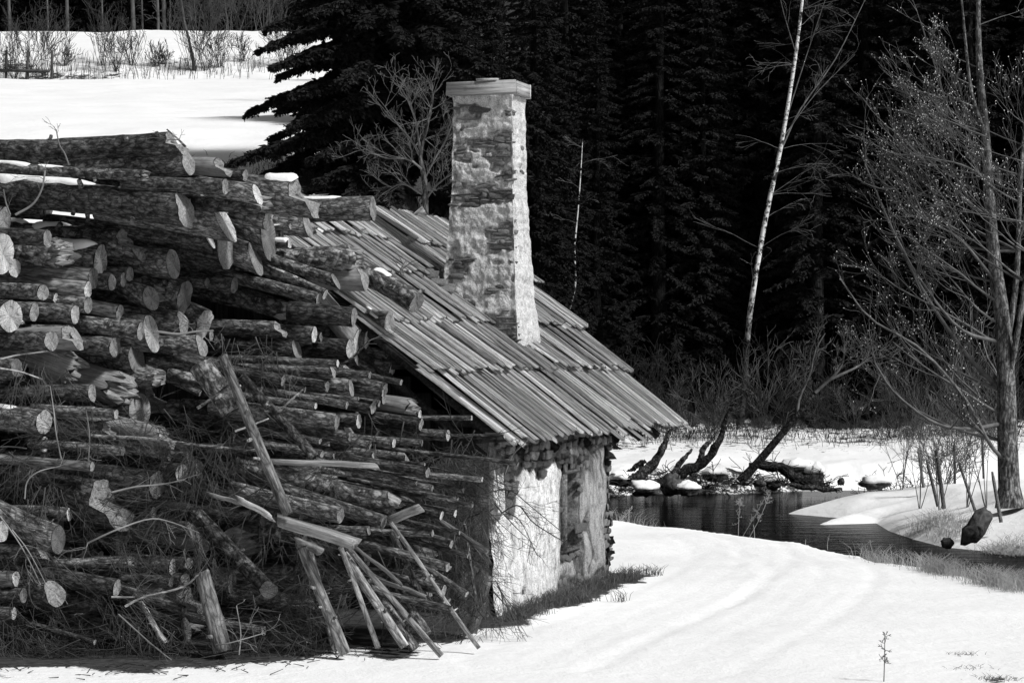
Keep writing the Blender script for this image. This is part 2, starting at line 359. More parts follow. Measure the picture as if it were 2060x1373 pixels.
# ------------------------------------------------------------------ the stone hut (local frame: x = u along the eaves, y = w into the house, z up)
hut = thing('stone_hut', 'old stone hut with plank roof and tall rubble chimney beside the log pile', 'hut', loc=(-.086, 28, 0))
hut.rotation_euler = (0, 0, math.atan2(.953, .301))
PITCH = math.atan2(3.15, 4.05); cp, sp_ = math.cos(PITCH), math.sin(PITCH); SL = math.hypot(3.15, 4.05); EZ = 2.09
def roof_pt(u, s, n=0.0, side=1):
    """s metres up the slope from the eaves, n metres out along the normal"""
    w = s*cp - n*sp_; z = EZ + s*sp_ + n*cp
    return np.array([u, w if side > 0 else 8.1 - w, z])
# roof body: two slabs of sheathing
A = Acc()
for side in (1, -1):
    for n0, s0, s1, u0, u1 in ((-.10, .12, SL, .12, 8.5),):
        c = [roof_pt(u, s, n, side) for n in (n0, -.03) for u, s in ((u0, s0), (u1, s0), (u1, s1), (u0, s1))]
        q = np.array([[0,3,2,1],[4,5,6,7],[0,1,5,4],[1,2,6,5],[2,3,7,6],[3,0,4,7]])
        A.add(np.array(c), q if side > 0 else q[:, ::-1])
roof = obj('roof', A.mesh('roof', M['plank_dark']), hut)
def plank_mesh(seed, n=6):
    r = np.random.default_rng(seed); xs = np.linspace(0, 1, n); V = []
    yo = np.cumsum(r.normal(0, .03, n)); zo = np.cumsum(r.normal(0, .0035, n)); zo -= zo.mean()
    w0, w1 = 1 + r.normal(0, .06), 1 + r.normal(0, .12); tw = r.normal(0, .006)
    for i, x in enumerate(xs):
        w = (w0 + (w1-w0)*x) * .5; e0 = r.normal(0, .02) if i == 0 else 0
        for (y, z) in ((-w, 0), (w, 0), (w, 1), (-w, 1)):
            V.append((x + e0 + (r.normal(0, .012) if i in (0, n-1) else 0), y + yo[i]*.6 + r.normal(0, .015), z*.028 + zo[i] + tw*(y)*(x-.5)*2))
    Q = [[0, 1, 2, 3], [4*(n-1)+3, 4*(n-1)+2, 4*(n-1)+1, 4*(n-1)]]
    for i in range(n-1):
        for k in range(4):
            k2 = (k+1) % 4; Q.append([4*i+k, 4*i+4+k, 4*i+4+k2, 4*i+k2])
    return mesh('plank', V, Q, mats=M['plank'])
PLK = [plank_mesh(100 + k) for k in range(14)]
rp = random.Random(3)
def roof_plank(u, s0, s1, wid, n0, n1, yaw=0.0, side=1, roll=0.0):
    a = roof_pt(u, s0, n0, side); b = roof_pt(u + yaw*(s1-s0), s1, n1, side)
    X = Vector(b - a); L = X.length; X.normalize(); Uv = Vector((-1, 0, 0)) if side > 0 else Vector((1, 0, 0))
    Z = X.cross(Uv).normalized(); Z = (Matrix.Rotation(roll, 3, X) @ Z); Y = Z.cross(X)
    o = obj('plank', rp.choice(PLK), roof)
    m = Matrix((X, Y, Z)).transposed().to_4x4(); m.translation = Vector(a)
    o.matrix_local = m @ Matrix.Diagonal((L, wid, 1, 1)); return o
fr = [0, .245, .45, .66, .82, 1.0]; far_ext = [(0.0, .35), (.45, 1.05), (1.05, 1.2), (1.2, 1.0), (.9, .7)]
for ci in range(5):
    s0, s1 = fr[ci]*SL, min(fr[ci+1]*SL + .16, SL + .0)
    u = -0.02
    e0, e1 = far_ext[ci]
    while u < 8.7 + e0:
        wid = rp.uniform(.095, .215); uu = u + wid/2
        base = .045 if ci else .0
        lay = rp.choice((0, 0, .016, .03, .05)) + rp.uniform(0, .01)
        drop = rp.gauss(0, .035) + (rp.uniform(.05, .2) if ci == 0 and rp.random() < .07 else 0)
        wob = float(fbm(np.array(uu*.8), np.array(ci*3.3), 5.))*.07; sag = float(fbm(np.array(uu*.45 + 9), np.array(ci*.7), 2.))*.05
        roof_plank(uu, s0 - .06 - drop + wob, s1 + rp.gauss(0, .03), wid*rp.uniform(.80, .96), base + lay + .012 + sag + .02, -.010 + lay*.8 + sag*.7 + .02, yaw=(e1-e0)/1.2 * (uu/8.7)**3 * .35 + rp.gauss(-.02, .022), roll=rp.gauss(0, .03))
        u += wid * rp.uniform(.94, 1.12)
for k in range(12):                                          # loose battens and patched boards lying over the courses
    ci = rp.randrange(5); s0 = fr[ci]*SL + rp.uniform(-.1, .15)
    roof_plank(rp.uniform(.1, 8.3), s0, s0 + rp.uniform(.6, 1.15), rp.uniform(.06, .13), .085, .045, yaw=rp.gauss(0, .06), roll=rp.gauss(0, .05))
for u_, d_ in ((5.4, .35), (5.9, .28), (4.9, .22)): roof_plank(u_, -d_, 1.0, .11, .05, .03, yaw=-.12)
for k in range(12):                                          # far slope, wide boards
    roof_plank(.4 + k*.73, -.05, SL, .70, .0, .0, side=-1).name = 'roof_board'
roof_plank(.02, -.05, fr[1]*SL + .1, .26, .075, .03, yaw=0)    # broad pale board on the near verge
# purlins, rafters and verge board under the roof
tim = Acc()
for s in (.35, 1.75, 3.3, 4.85):
    V, q = box_arr((4.3, 0, 0), (8.3, .14, .16)); tim.add(V + np.array([0, *roof_pt(0, s, -.19)[1:]]), q)
    V, q = box_arr((4.3, 0, 0), (8.3, .14, .16)); tim.add(V + np.array([0, *roof_pt(0, s, -.19, -1)[1:]]), q)
obj('purlins', tim.mesh('purlins', M['plank_dark']), hut)
for u in (.14, 1.6, 3.1, 4.6, 6.1, 7.4, 8.4):
    for side in (1, -1):
        a = roof_pt(u, .1, -.32, side); b = roof_pt(u, SL - .02, -.32, side)
        V, q = tubes([(np.array([a, b]), np.array([.06, .06]))], 4); obj('rafter', mesh('rafter', V, q, mats=M['plank_dark']), hut)
for w in (2.6, 5.6):
    V, q = box_arr((8.2, w, 1.6), (.18, .18, 4.6)); obj('post', mesh('post', V, q, mats=M['plank_dark']), hut)
# dark gable boards
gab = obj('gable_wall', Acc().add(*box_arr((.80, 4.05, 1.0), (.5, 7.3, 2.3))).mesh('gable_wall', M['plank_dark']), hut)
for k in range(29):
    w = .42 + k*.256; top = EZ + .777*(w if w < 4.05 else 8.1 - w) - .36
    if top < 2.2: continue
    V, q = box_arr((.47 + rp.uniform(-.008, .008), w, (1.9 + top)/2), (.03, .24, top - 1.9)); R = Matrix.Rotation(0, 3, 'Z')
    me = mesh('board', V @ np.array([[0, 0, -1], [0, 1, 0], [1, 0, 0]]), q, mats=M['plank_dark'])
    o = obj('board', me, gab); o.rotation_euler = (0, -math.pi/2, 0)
back = Acc()
V, q = box_arr((5.85, 4.05, 1.2), (.1, 7.3, 2.4)); back.add(V, q)
V = np.array([[5.85, .4, 2.3], [5.85, 7.7, 2.3], [5.85, 4.05, 5.05], [5.95, .4, 2.3], [5.95, 7.7, 2.3], [5.95, 4.05, 5.05]]); back.add(V, None, [[0, 1, 2], [3, 5, 4]])
V, q = box_arr((3.2, 7.5, 1.1), (5.0, .4, 2.4)); back.add(V, q)
obj('rear_wall', back.mesh('rear_wall', M['plank_dark']), hut)

# plastered rubble: grids with displacement
def patch(o, a, b, nrm, na, nb, disp):
    o, a, b, nrm = map(lambda t: np.asarray(t, float), (o, a, b, nrm))
    s, t = np.meshgrid(np.linspace(0, 1, na), np.linspace(0, 1, nb), indexing='ij')
    base = o + s[..., None]*a + t[..., None]*b
    d, bare_, white_ = disp(s, t, base); V = base + d[..., None]*nrm
    i = np.arange(na*nb).reshape(na, nb)
    return V.reshape(-1, 3), np.stack([i[:-1, :-1], i[1:, :-1], i[1:, 1:], i[:-1, 1:]], -1).reshape(-1, 4), bare_.ravel(), white_.ravel()
def stone_mesh(seed):
    r = np.random.default_rng(seed); n = 8; a = np.sort(np.arange(n)/n*2*math.pi + r.uniform(-.25, .25, n))
    c, s = np.cos(a), np.sin(a); rad = (1 / np.maximum(np.abs(c), np.abs(s)))**.9 * r.uniform(.7, 1.08, n)
    p = np.stack([c*rad, s*rad], -1) * .5
    L = [np.column_stack([p[:, 0], np.zeros(n), p[:, 1]]), np.column_stack([p[:, 0], np.full(n, .75) + r.uniform(-.1, .1, n), p[:, 1]]),
         np.column_stack([p[:, 0]*.93, np.full(n, 1.0) + r.uniform(-.2, .1, n), p[:, 1]*.88]), [[r.uniform(-.1, .1), 1.0 + r.uniform(-.1, .12), r.uniform(-.1, .1)]]]
    V = np.concatenate(L); k = np.arange(n); k2 = (k+1) % n
    Q = np.concatenate([np.stack([j*n+k2, j*n+k, (j+1)*n+k, (j+1)*n+k2], -1) for j in (0, 1)])
    return mesh('stone', V, Q, np.stack([2*n+k2, 2*n+k, np.full(n, 3*n)], -1), mats=M['stone'])
STN = [stone_mesh(40 + k) for k in range(12)]
def put_stone(parent, pos, nrm, w, h, depth):
    """stone with its width horizontal, standing out along nrm"""
    Y = Vector(nrm).normalized(); X = Vector((0, 0, 1)).cross(Y) * -1; X = (Matrix.Rotation(rp.gauss(0, .10), 3, Y) @ X).normalized(); Z = X.cross(Y)
    if Z.z < 0: X = -X; Z = -Z
    o = obj('stone', rp.choice(STN), parent); m = Matrix((X, Y, Z)).transposed().to_4x4(); m.translation = Vector(pos) - Y*depth*.6
    o.matrix_local = m @ Matrix.Diagonal((w, depth, h, 1))
WIN = (3.62, 4.40, .56, 1.56)
def wall_mask(u, z):  # missing plaster, plus shade painted in under the eaves and in the window
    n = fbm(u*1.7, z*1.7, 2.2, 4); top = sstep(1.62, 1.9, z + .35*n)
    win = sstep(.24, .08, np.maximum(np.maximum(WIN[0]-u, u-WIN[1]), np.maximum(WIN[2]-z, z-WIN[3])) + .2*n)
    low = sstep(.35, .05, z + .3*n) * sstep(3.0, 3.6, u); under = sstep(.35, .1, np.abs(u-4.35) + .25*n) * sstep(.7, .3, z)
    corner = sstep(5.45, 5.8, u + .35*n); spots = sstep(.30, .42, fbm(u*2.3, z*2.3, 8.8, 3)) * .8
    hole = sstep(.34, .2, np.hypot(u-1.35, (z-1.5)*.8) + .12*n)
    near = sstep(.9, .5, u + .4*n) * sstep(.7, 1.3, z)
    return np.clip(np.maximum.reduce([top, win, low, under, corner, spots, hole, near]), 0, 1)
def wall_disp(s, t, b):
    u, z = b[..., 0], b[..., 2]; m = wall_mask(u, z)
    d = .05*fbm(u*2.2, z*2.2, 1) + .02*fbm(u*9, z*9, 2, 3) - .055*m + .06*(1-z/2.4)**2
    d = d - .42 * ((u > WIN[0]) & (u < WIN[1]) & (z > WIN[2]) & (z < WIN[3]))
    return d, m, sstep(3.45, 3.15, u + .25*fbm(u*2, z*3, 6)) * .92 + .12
def end_disp(s, t, b):
    d = .05*fbm(b[..., 1]*3, b[..., 2]*3, 5) + .03*fbm(b[..., 1]*11, b[..., 2]*9, 6); return d, np.full(s.shape, .55), np.full(s.shape, .2)
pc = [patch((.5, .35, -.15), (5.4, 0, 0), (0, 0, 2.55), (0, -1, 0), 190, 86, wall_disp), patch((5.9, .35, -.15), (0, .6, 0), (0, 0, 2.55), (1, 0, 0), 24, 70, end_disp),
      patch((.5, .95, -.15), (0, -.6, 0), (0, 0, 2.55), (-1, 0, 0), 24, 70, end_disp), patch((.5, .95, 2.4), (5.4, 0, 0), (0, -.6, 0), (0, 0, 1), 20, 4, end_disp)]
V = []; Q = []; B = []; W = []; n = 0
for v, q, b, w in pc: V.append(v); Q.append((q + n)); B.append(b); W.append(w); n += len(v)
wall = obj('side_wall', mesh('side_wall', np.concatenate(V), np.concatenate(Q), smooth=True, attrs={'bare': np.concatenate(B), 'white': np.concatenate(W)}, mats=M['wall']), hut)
wall['label'] = 'crumbling whitewashed rubble wall with a blocked window'
cnt = 0
for z in np.arange(.05, 2.3, .105):
    u = .55 + rp.uniform(0, .2)
    while u < 5.9:
        w = rp.uniform(.10, .34); m = float(wall_mask(np.array([u + w/2]), np.array([z]))[0]); inw = WIN[0]-.02 < u + w/2 < WIN[1]+.02 and WIN[2] < z < WIN[3]
        if m > .72 and not inw and cnt < 260 and rp.random() < .8:
            put_stone(wall, (u + w/2, .35 - .0, z + rp.gauss(0, .012)), (rp.gauss(0, .12), -1, rp.gauss(0, .1)), w, rp.uniform(.05, .13), rp.uniform(.02, .06)); cnt += 1
        u += w*1.02
for z in np.arange(.62, 1.55, .2):
    for u in (3.80, 4.06, 4.28): put_stone(wall, (u + rp.gauss(0, .04), .72, z + rp.gauss(0, .03)), (rp.gauss(0, .1), -1, rp.gauss(0, .1)), rp.uniform(.2, .3), rp.uniform(.15, .22), rp.uniform(.08, .14))
for z in np.arange(.05, 2.2, .15):
    for dw in (.45, .75): put_stone(wall, (5.88, dw, z), (1, rp.gauss(0, .2), 0), rp.uniform(.2, .4), rp.uniform(.08, .15), rp.uniform(.02, .06))
    put_stone(wall, (5.86, .385, z + .05), (.7, -.7, rp.gauss(0, .15)), rp.uniform(.12, .3), rp.uniform(.06, .14), rp.uniform(.005, .035))
for nm, c, s in (('window_post', (3.64, .36, 1.05), (.055, .10, 1.0)), ('window_lintel', (4.0, .42, 1.575), (.82, .14, .055)), ('window_sill', (4.0, .42, .535), (.82, .14, .04))):
    V, q = box_arr((0, 0, 0), s); o = obj(nm, mesh(nm, V, q, mats=M['post']), wall); o.location = c
# chimney
def zrow(y): return ZC + (HOR - y)/F*33.1
CZ0, CZ1 = 2.5, zrow(190)
def ch_prof(z):
    t = np.clip((z - 3.1)/(CZ1 - 3.1), 0, 1.2); f = (1-t)**2.2
    return 4.85 - .10*f, 5.47 + .42*f, 1.44 - .12*f, 2.29 + .26*f      # u0,u1,w0,w1
def ch_mask(side, a, z):
    n = fbm(a*3, z*3, 4.4, 3); y = HOR - (z - ZC)/33.1*F; yy = y + 26*n
    band = lambda y0, y1: sstep(y0-10, y0+6, yy)*sstep(y1+10, y1-6, yy)
    if side == 0:
        m = band(256, 408)*sstep(-.16, .02, fbm(a*4, z*7, 21, 3))*1.1 + band(208, 246)*sstep(.45, .6, a + .1*n) + band(452, 506)*sstep(.5, .3, a) + band(640, 705)*sstep(.75, .5, a) + band(520, 545)*sstep(.5, .4, np.abs(a-.8)+.3) 
        m = m + sstep(.34, .45, fbm(a*5, z*5, 12, 2))*.8
        m = m + sstep(.8, .95, a + .1*n)*band(500, 600)
    else: m = .45*sstep(.1, .3, n) + band(262, 402)*.3
    return np.clip(m, 0, 1)
Vs = []; Qs = []; Bs = []; Ws = []; n = 0
for side in range(4):
    na, nb = (72, 330) if side == 0 else (50, 330) if side == 1 else (16, 60)
    s, t = np.meshgrid(np.linspace(0, 1, na), np.linspace(0, 1, nb), indexing='ij'); z = CZ0 + t*(CZ1-CZ0); u0, u1, w0, w1 = ch_prof(z)
    if side == 0: b = np.stack([u0, w0 + s*(w1-w0), z], -1); nr = (-1, 0, 0); a = s
    elif side == 1: b = np.stack([u1 + s*(u0-u1), w0, z], -1); nr = (0, -1, 0); a = s
    elif side == 2: b = np.stack([u1, w1 + s*(w0-w1), z], -1); nr = (1, 0, 0); a = s
    else: b = np.stack([u0 + s*(u1-u0), w1, z], -1); nr = (0, 1, 0); a = s
    m = ch_mask(side, a, z) if side < 2 else np.zeros_like(s)
    d = .02*fbm(b[..., 0]*4 + b[..., 1]*4, z*4, 3) + .024*fbm((b[..., 0]+b[..., 1])*13, z*13, side, 4) - .03*m
    edge = np.minimum(s, 1-s); d = d * sstep(0, .06, edge)
    jag = .028*fbm(z*9, z*0 + 3.3, 1) ; ctr = np.stack([(u0+u1)/2, (w0+w1)/2, z], -1); 
    Vv = b + d[..., None]*np.array(nr); Vv[..., :2] += norm(b - ctr)[..., :2]*jag[..., None]
    i = np.arange(na*nb).reshape(na, nb); q = np.stack([i[:-1, :-1], i[:-1, 1:], i[1:, 1:], i[1:, :-1]], -1).reshape(-1, 4)
    Vs.append(Vv.reshape(-1, 3)); Qs.append(q + n); Bs.append(m.ravel()); Ws.append((sstep(-.3, .35, fbm(b[..., 0]*1.4 + b[..., 1]*2, z*1.4, 8))*(.6 if side != 1 else .4) + (.9 if side == 1 else 0)).ravel()); n += na*nb  # right face painted whiter to stand in for sunlight on it
chim = obj('chimney', mesh('chimney', np.concatenate(Vs), np.concatenate(Qs), smooth=True, attrs={'bare': np.concatenate(Bs), 'white': np.concatenate(Ws)}, mats=M['chim']), hut)
for z in np.arange(3.2, CZ1 - .05, .047):
    u0, u1, w0, w1 = (float(v) for v in ch_prof(np.array(z)))
    a = rp.uniform(-.05, .1)
    while a < 1.0:
        w = rp.choice((rp.uniform(.06, .14), rp.uniform(.12, .22), rp.uniform(.2, .42)))/(w1-w0); 
        if float(ch_mask(0, np.array([a + w/2]), np.array([z]))[0]) > .5 and a + w < 1.06 and rp.random() < .82:
            put_stone(chim, (u0 + .015, w0 + (a+w/2)*(w1-w0), z + rp.gauss(0, .008)), (-1, rp.gauss(0, .1), rp.gauss(0, .12)), w*(w1-w0), rp.choice((.025, .035, .045, .06, .085)), rp.uniform(.012, .07))
        a += w
    if rp.random() < .10: put_stone(chim, (rp.uniform(u0 + .1, u1 - .1), w0 + .012, z), (0, -1, rp.gauss(0, .15)), rp.uniform(.1, .25), rp.uniform(.035, .07), rp.uniform(.025, .05))
    if rp.random() < .12: put_stone(chim, (u0 + .03, w0 + .03, z), (-.6, -.8, 0), rp.uniform(.1, .18), rp.uniform(.04, .07), rp.uniform(.06, .085))
for k in range(9):                                            # rubble at the foot of the chimney on the roof
    p = roof_pt(4.62 + rp.uniform(-.15, .05), 3.05 + rp.uniform(-.25, .35), .10)
    put_stone(chim, p, (-.6, -.4, .7), rp.uniform(.14, .3), rp.uniform(.1, .2), rp.uniform(.08, .14))
u0, u1, w0, w1 = 4.85, 5.47, 1.44, 2.29; zc = CZ1 + .095
cap = thing('chimney_cap', None, None); cap.parent = chim
for k in list(cap.keys()): del cap[k]
for nm, c, s, rz in (('cap_board', (u0 - .075, (w0+w1)/2, zc), (w1-w0+.15, .04, .185), math.pi/2), ('cap_board', (u1 + .0, (w0+w1)/2, zc), (w1-w0+.15, .04, .185), math.pi/2),
                     ('cap_board', ((u0+u1)/2, w0 - .055, zc - .004), (u1-u0-.02, .04, .18), 0), ('cap_board', ((u0+u1)/2, w1 + .055, zc - .004), (u1-u0-.02, .04, .18), 0),
                     ('cap_slab', ((u0+u1)/2, (w0+w1)/2, zc + .07), (w1-w0+.07, u1-u0-.02, .03), math.pi/2), ('cap_lath', (u0 - .05, 1.78, zc + .105), (.30, .10, .035), math.pi/2), ('cap_slab', ((u0+u1)/2, (w0+w1)/2, zc - .07), (w1-w0+.07, u1-u0-.02, .03), math.pi/2)):
    V, q = box_arr((0, 0, 0), s); V += rng.normal(0, .003, V.shape)
    o = obj(nm, mesh(nm, V, q, mats=M['timber']), cap); o.location = c; o.rotation_euler = (0, 0, rz)

# ------------------------------------------------------------------ the log pile
ZR = {1: (0, 230, 2.921), 2: (0, 660, 2.921), 3: (0, 1000, 2.943), 4: (500, 350, 2.7467), 5: (560, 800, 2.59)}
def face_D(py): return 24.75 + (1330 - py)/1065*1.7
placed = []           # (end, left, r)
def seg_dist(a0, a1, b0, b1):
    d1, d2, r = a1-a0, b1-b0, a0-b0
    a, e, f, c, b = d1@d1, d2@d2, d2@r, d1@r, d1@d2; den = a*e - b*b
    s = np.clip((b*f - c*e)/den, 0, 1) if den > 1e-9 else 0.0
    t = np.clip((b*s + f)/e, 0, 1); s = np.clip((b*t - c)/a, 0, 1)
    return np.linalg.norm((a0 + d1*s) - (b0 + d2*t)), s, t
shown = []            # (px, py, depth) of sawn ends that must stay in view
def clear(e, l, r):
    worst = 1e9
    for qx, qy, qD, qr in shown:
        a, b = (1030 + e[0]/e[1]*F), (1030 + l[0]/l[1]*F)
        if not (b < qx < a - 8): continue
        t = (qx-a)/(b-a); c = e + (l-e)*t; y = HOR - (c[2]-ZC)/c[1]*F
        if abs(y-qy) < (r/c[1]*F)*.9 + qr*.7: worst = min(worst, c[1] - qD - .6*r)
    for e2, l2, r2 in placed:
        if min(abs(e2[2]-e[2]), abs(e2[2]-l[2]), abs(l2[2]-e[2]), abs(l2[2]-l[2])) > 2.2: continue
        worst = min(worst, seg_dist(e, l, e2, l2)[0] - .9*(r + r2))
    return worst
def log_parts(root, L, r0, r1, seed, kind='saw', tilt=0.0, bark='bark', snow=None, stubs=0, bend=.02, cut='cut', ns=None):
    r = np.random.default_rng(seed)
    ns = ns or (30 if r0 > .12 else 14 if r0 > .05 else 9); nx = int(np.clip(L/(.07 if r0 > .12 else .2), 6, 70))
    th = np.arange(ns)/ns*2*math.pi; xs = np.linspace(-L, 0, nx)
    bx, by = r.normal(0, bend*.7, 2)*L, r.normal(0, bend*.5, 2)*L
    def center(x): q = (x + L)/L; return np.sin(q*math.pi)*bx[0]*.4 + np.sin(q*2*math.pi)*bx[1]*.2, np.sin(q*math.pi)*by[0]*.4 + np.sin(q*2*math.pi)*by[1]*.2
    def rad(x, t):
        q = (x + L)/L; b = r1 + (r0-r1)*q; b = b*(1 + .10*np.exp(-((x)/(.35))**2)*(kind != 'saw'))
        amp = .095 if bark == 'bark_rough' else .05
        return b*(1 + amp*2*fbm(x*2.2, np.cos(t)*1.3 + seed % 97, np.sin(t)*1.3, 3) + amp*1.1*fbm(x*9, np.cos(t)*4 + 5, np.sin(t)*4 + seed % 31, 2))
    u_ang = r.uniform(0, 2*math.pi)
    def endf(y, z):
        a, b = y/r0, z/r0
        if kind == 'saw': return -math.tan(tilt)*r0*b + r.normal(0, .004)
        if kind == 'oblique': return -math.tan(tilt or .6)*r0*b
        if kind == 'wedge': return np.where(b > .15, -(b-.15)*r0*.75, -.10*r0*b) + .14*r0*(vnoise(a*5 + seed % 19, b*3)-.5)
        if kind == 'split': return (np.where(b < -.1, .55, -.35)*r0 - .3*r0*b + .35*r0*(vnoise(a*6 + seed % 17, b*2)-.5))
        if kind == 'shard': return (vnoise(a*7 + seed % 13, b*3)-.4)*r0*3.4*(1-.5*b*b) - .5*r0
        return 0*b
    X, TH = np.meshgrid(xs, th, indexing='ij'); cy, cz = center(X); RR = rad(X, TH)
    Y, Z = RR*np.cos(TH) + cy, RR*np.sin(TH) + cz
    disp = np.array([endf(Y[-1, k]-cy[-1, k], Z[-1, k]-cz[-1, k]) for k in range(ns)])
    blend = np.clip((X + max(.5, 2.2*r0))/max(.5, 2.2*r0), 0, 1)**2
    Xd = X + blend*disp[None, :]
    V = np.stack([Xd, Y, Z], -1).reshape(-1, 3); i = np.arange(nx*ns).reshape(nx, ns); j = np.roll(i, -1, 1)
    Q = np.stack([i[:-1], j[:-1], j[1:], i[1:]], -1).reshape(-1, 4)[:, ::-1]
    V = np.vstack([V, [[-L, float(cy[0, 0]), float(cz[0, 0])]]]); T = np.stack([i[0], j[0], np.full(ns, len(V)-1)], -1)
    obj('bark', mesh('bark', V, Q, T, smooth=True, mats=M[bark]), root)
    # cut face: polar grid with the same outline, set a little inside the bark rim
    rings = 5; Vd = []; 
    for q in range(rings + 1):
        f = (1 - q/rings)*.985 if q < rings else 0.0
        yy, zz = (Y[-1]-cy[-1])*f, (Z[-1]-cz[-1])*f
        xd = np.array([endf(yy[k], zz[k]) for k in range(ns)]) + .006
        if kind in ('split', 'shard') and q: xd = xd + r.normal(0, .02, ns)
        Vd.append(np.stack([xd, yy, zz], -1))
    Vd = np.concatenate(Vd); i = np.arange((rings+1)*ns).reshape(rings+1, ns); j = np.roll(i, -1, 1)
    o = obj('cut_end', mesh('cut_end', Vd, np.stack([i[:-1], j[:-1], j[1:], i[1:]], -1).reshape(-1, 4), smooth=kind in ('saw', 'oblique'), mats=M['split' if kind in ('split', 'shard', 'wedge') and cut == 'cut' else cut]), root)
    o.location = (0, float(cy[-1, 0]), float(cz[-1, 0]))
    for (a, b, t, wd) in (snow or ()):
        n1, n2 = max(12, int((b-a)*L/.05)), 13; q, v = np.meshgrid(np.linspace(0, 1, n1), np.linspace(-1, 1, n2), indexing='ij')
        x = -L + (a + q*(b-a))*L; tt = math.pi/2 + v*math.radians(wd)*(.85 + .9*fbm(x*3.5, np.sign(v)*3, seed % 11, 3))*np.clip(np.minimum(q, 1-q)*9 + .05, 0, 1)**.7 + .12
        h = t*.62*np.clip(1-np.abs(v)**3, 0, 1)*np.clip(np.minimum(q, 1-q)*6, 0, 1)**.6*(1 + .7*fbm(x*2.5, v*.6 + 2, 1)) - .010
        c1, c2 = center(x); Rr = rad(x, tt) + h; ii = np.arange(n1*n2).reshape(n1, n2)
        obj('snow_cap', mesh('snow_cap', np.stack([x, Rr*np.cos(tt) + c1, Rr*np.sin(tt) + c2], -1), np.stack([ii[:-1, :-1], ii[:-1, 1:], ii[1:, 1:], ii[1:, :-1]], -1).reshape(-1, 4), smooth=True, mats=M['snow']), root)
    for k in range(stubs):
        x = -L*r.uniform(.05, .8); t = r.uniform(.1, math.pi - .1) if r.random() < .7 else r.uniform(math.pi, 1.7*math.pi); c1, c2 = center(x); R0 = float(rad(np.array(x), np.array(t)))
        d = np.array([r.uniform(-.1, .6), math.cos(t), math.sin(t)]); b = np.array([x, R0*.85*math.cos(t) + c1, R0*.85*math.sin(t) + c2]); ln = r.uniform(.015, .05) + r.uniform(.1, .5)*R0; rs = r.uniform(.004, .010) + r.uniform(.08, .16)*R0
        Vt, Qt = tubes([(np.array([b, b + d*ln*.6, b + d*ln, b + d*(ln + .001)]), np.array([rs*1.25, rs, rs*.9, 0.001]))], 7)
        obj('branch_stub', mesh('branch_stub', Vt, Qt, smooth=True, mats=M[bark]), root)
LOGS = 'logs heaped in the wood pile'
LAND = [(353, 290, 'torn crest log'), (375, 425, 'very thick knotty log'), (605, 400, 'snow capped fat butt'), (750, 418, 'snow striped roofside log'), (711, 521, 'pointed torn log'), (835, 608, 'mossy stub log'), (780, 650, 'oval ended snowy log'),
        (700, 680, 'curved half trunk'), (255, 495, 'fibrous torn face'), (205, 520, 'level snow capped log'), (20, 635, 'broad ringed end'), (347, 530, 'bright slanting oval end'), (455, 490, 'very thick black log'), (145, 735, 'splintered pale slab'), (248, 785, 'bright jagged slab'),
        (280, 825, 'big egg shaped end'), (470, 880, 'scaly sliding log'), (470, 780, 'tall straight pole'), (315, 975, 'tall oval end'), (210, 1020, 'wide ragged face'), (113, 1190, 'bright faceted end'), (425, 1230, 'standing stout log'), (480, 1100, 'mossy sliding log'),
        (630, 1180, 'thick pale pole'), (680, 1085, 'thick sloping plank'), (760, 1180, 'fan of poles'), (850, 828, 'long splintered point'), (720, 1000, 'mossy flaking log'), (620, 790, 'rough slanting pole'), (1000, 900, 'hut eaves'), (980, 1010, 'hut wall'), (60, 870, 'left oval end'), (820, 720, 'shaded gable'), (720, 945, 'long level batten'), (890, 900, 'thin pole at the eaves')]
def near_words(px, py, deep):
    x, y, nm = min(LAND, key=lambda t: math.hypot(t[0]-px, t[1]-py)); dy = py - y; d = math.hypot(x-px, dy)
    rel = 'beside' if abs(dy) < 14 else ('just ' if d < 40 else '') + ('above' if dy < 0 else 'below')
    return ('deep behind' if deep else rel) + ' the ' + nm
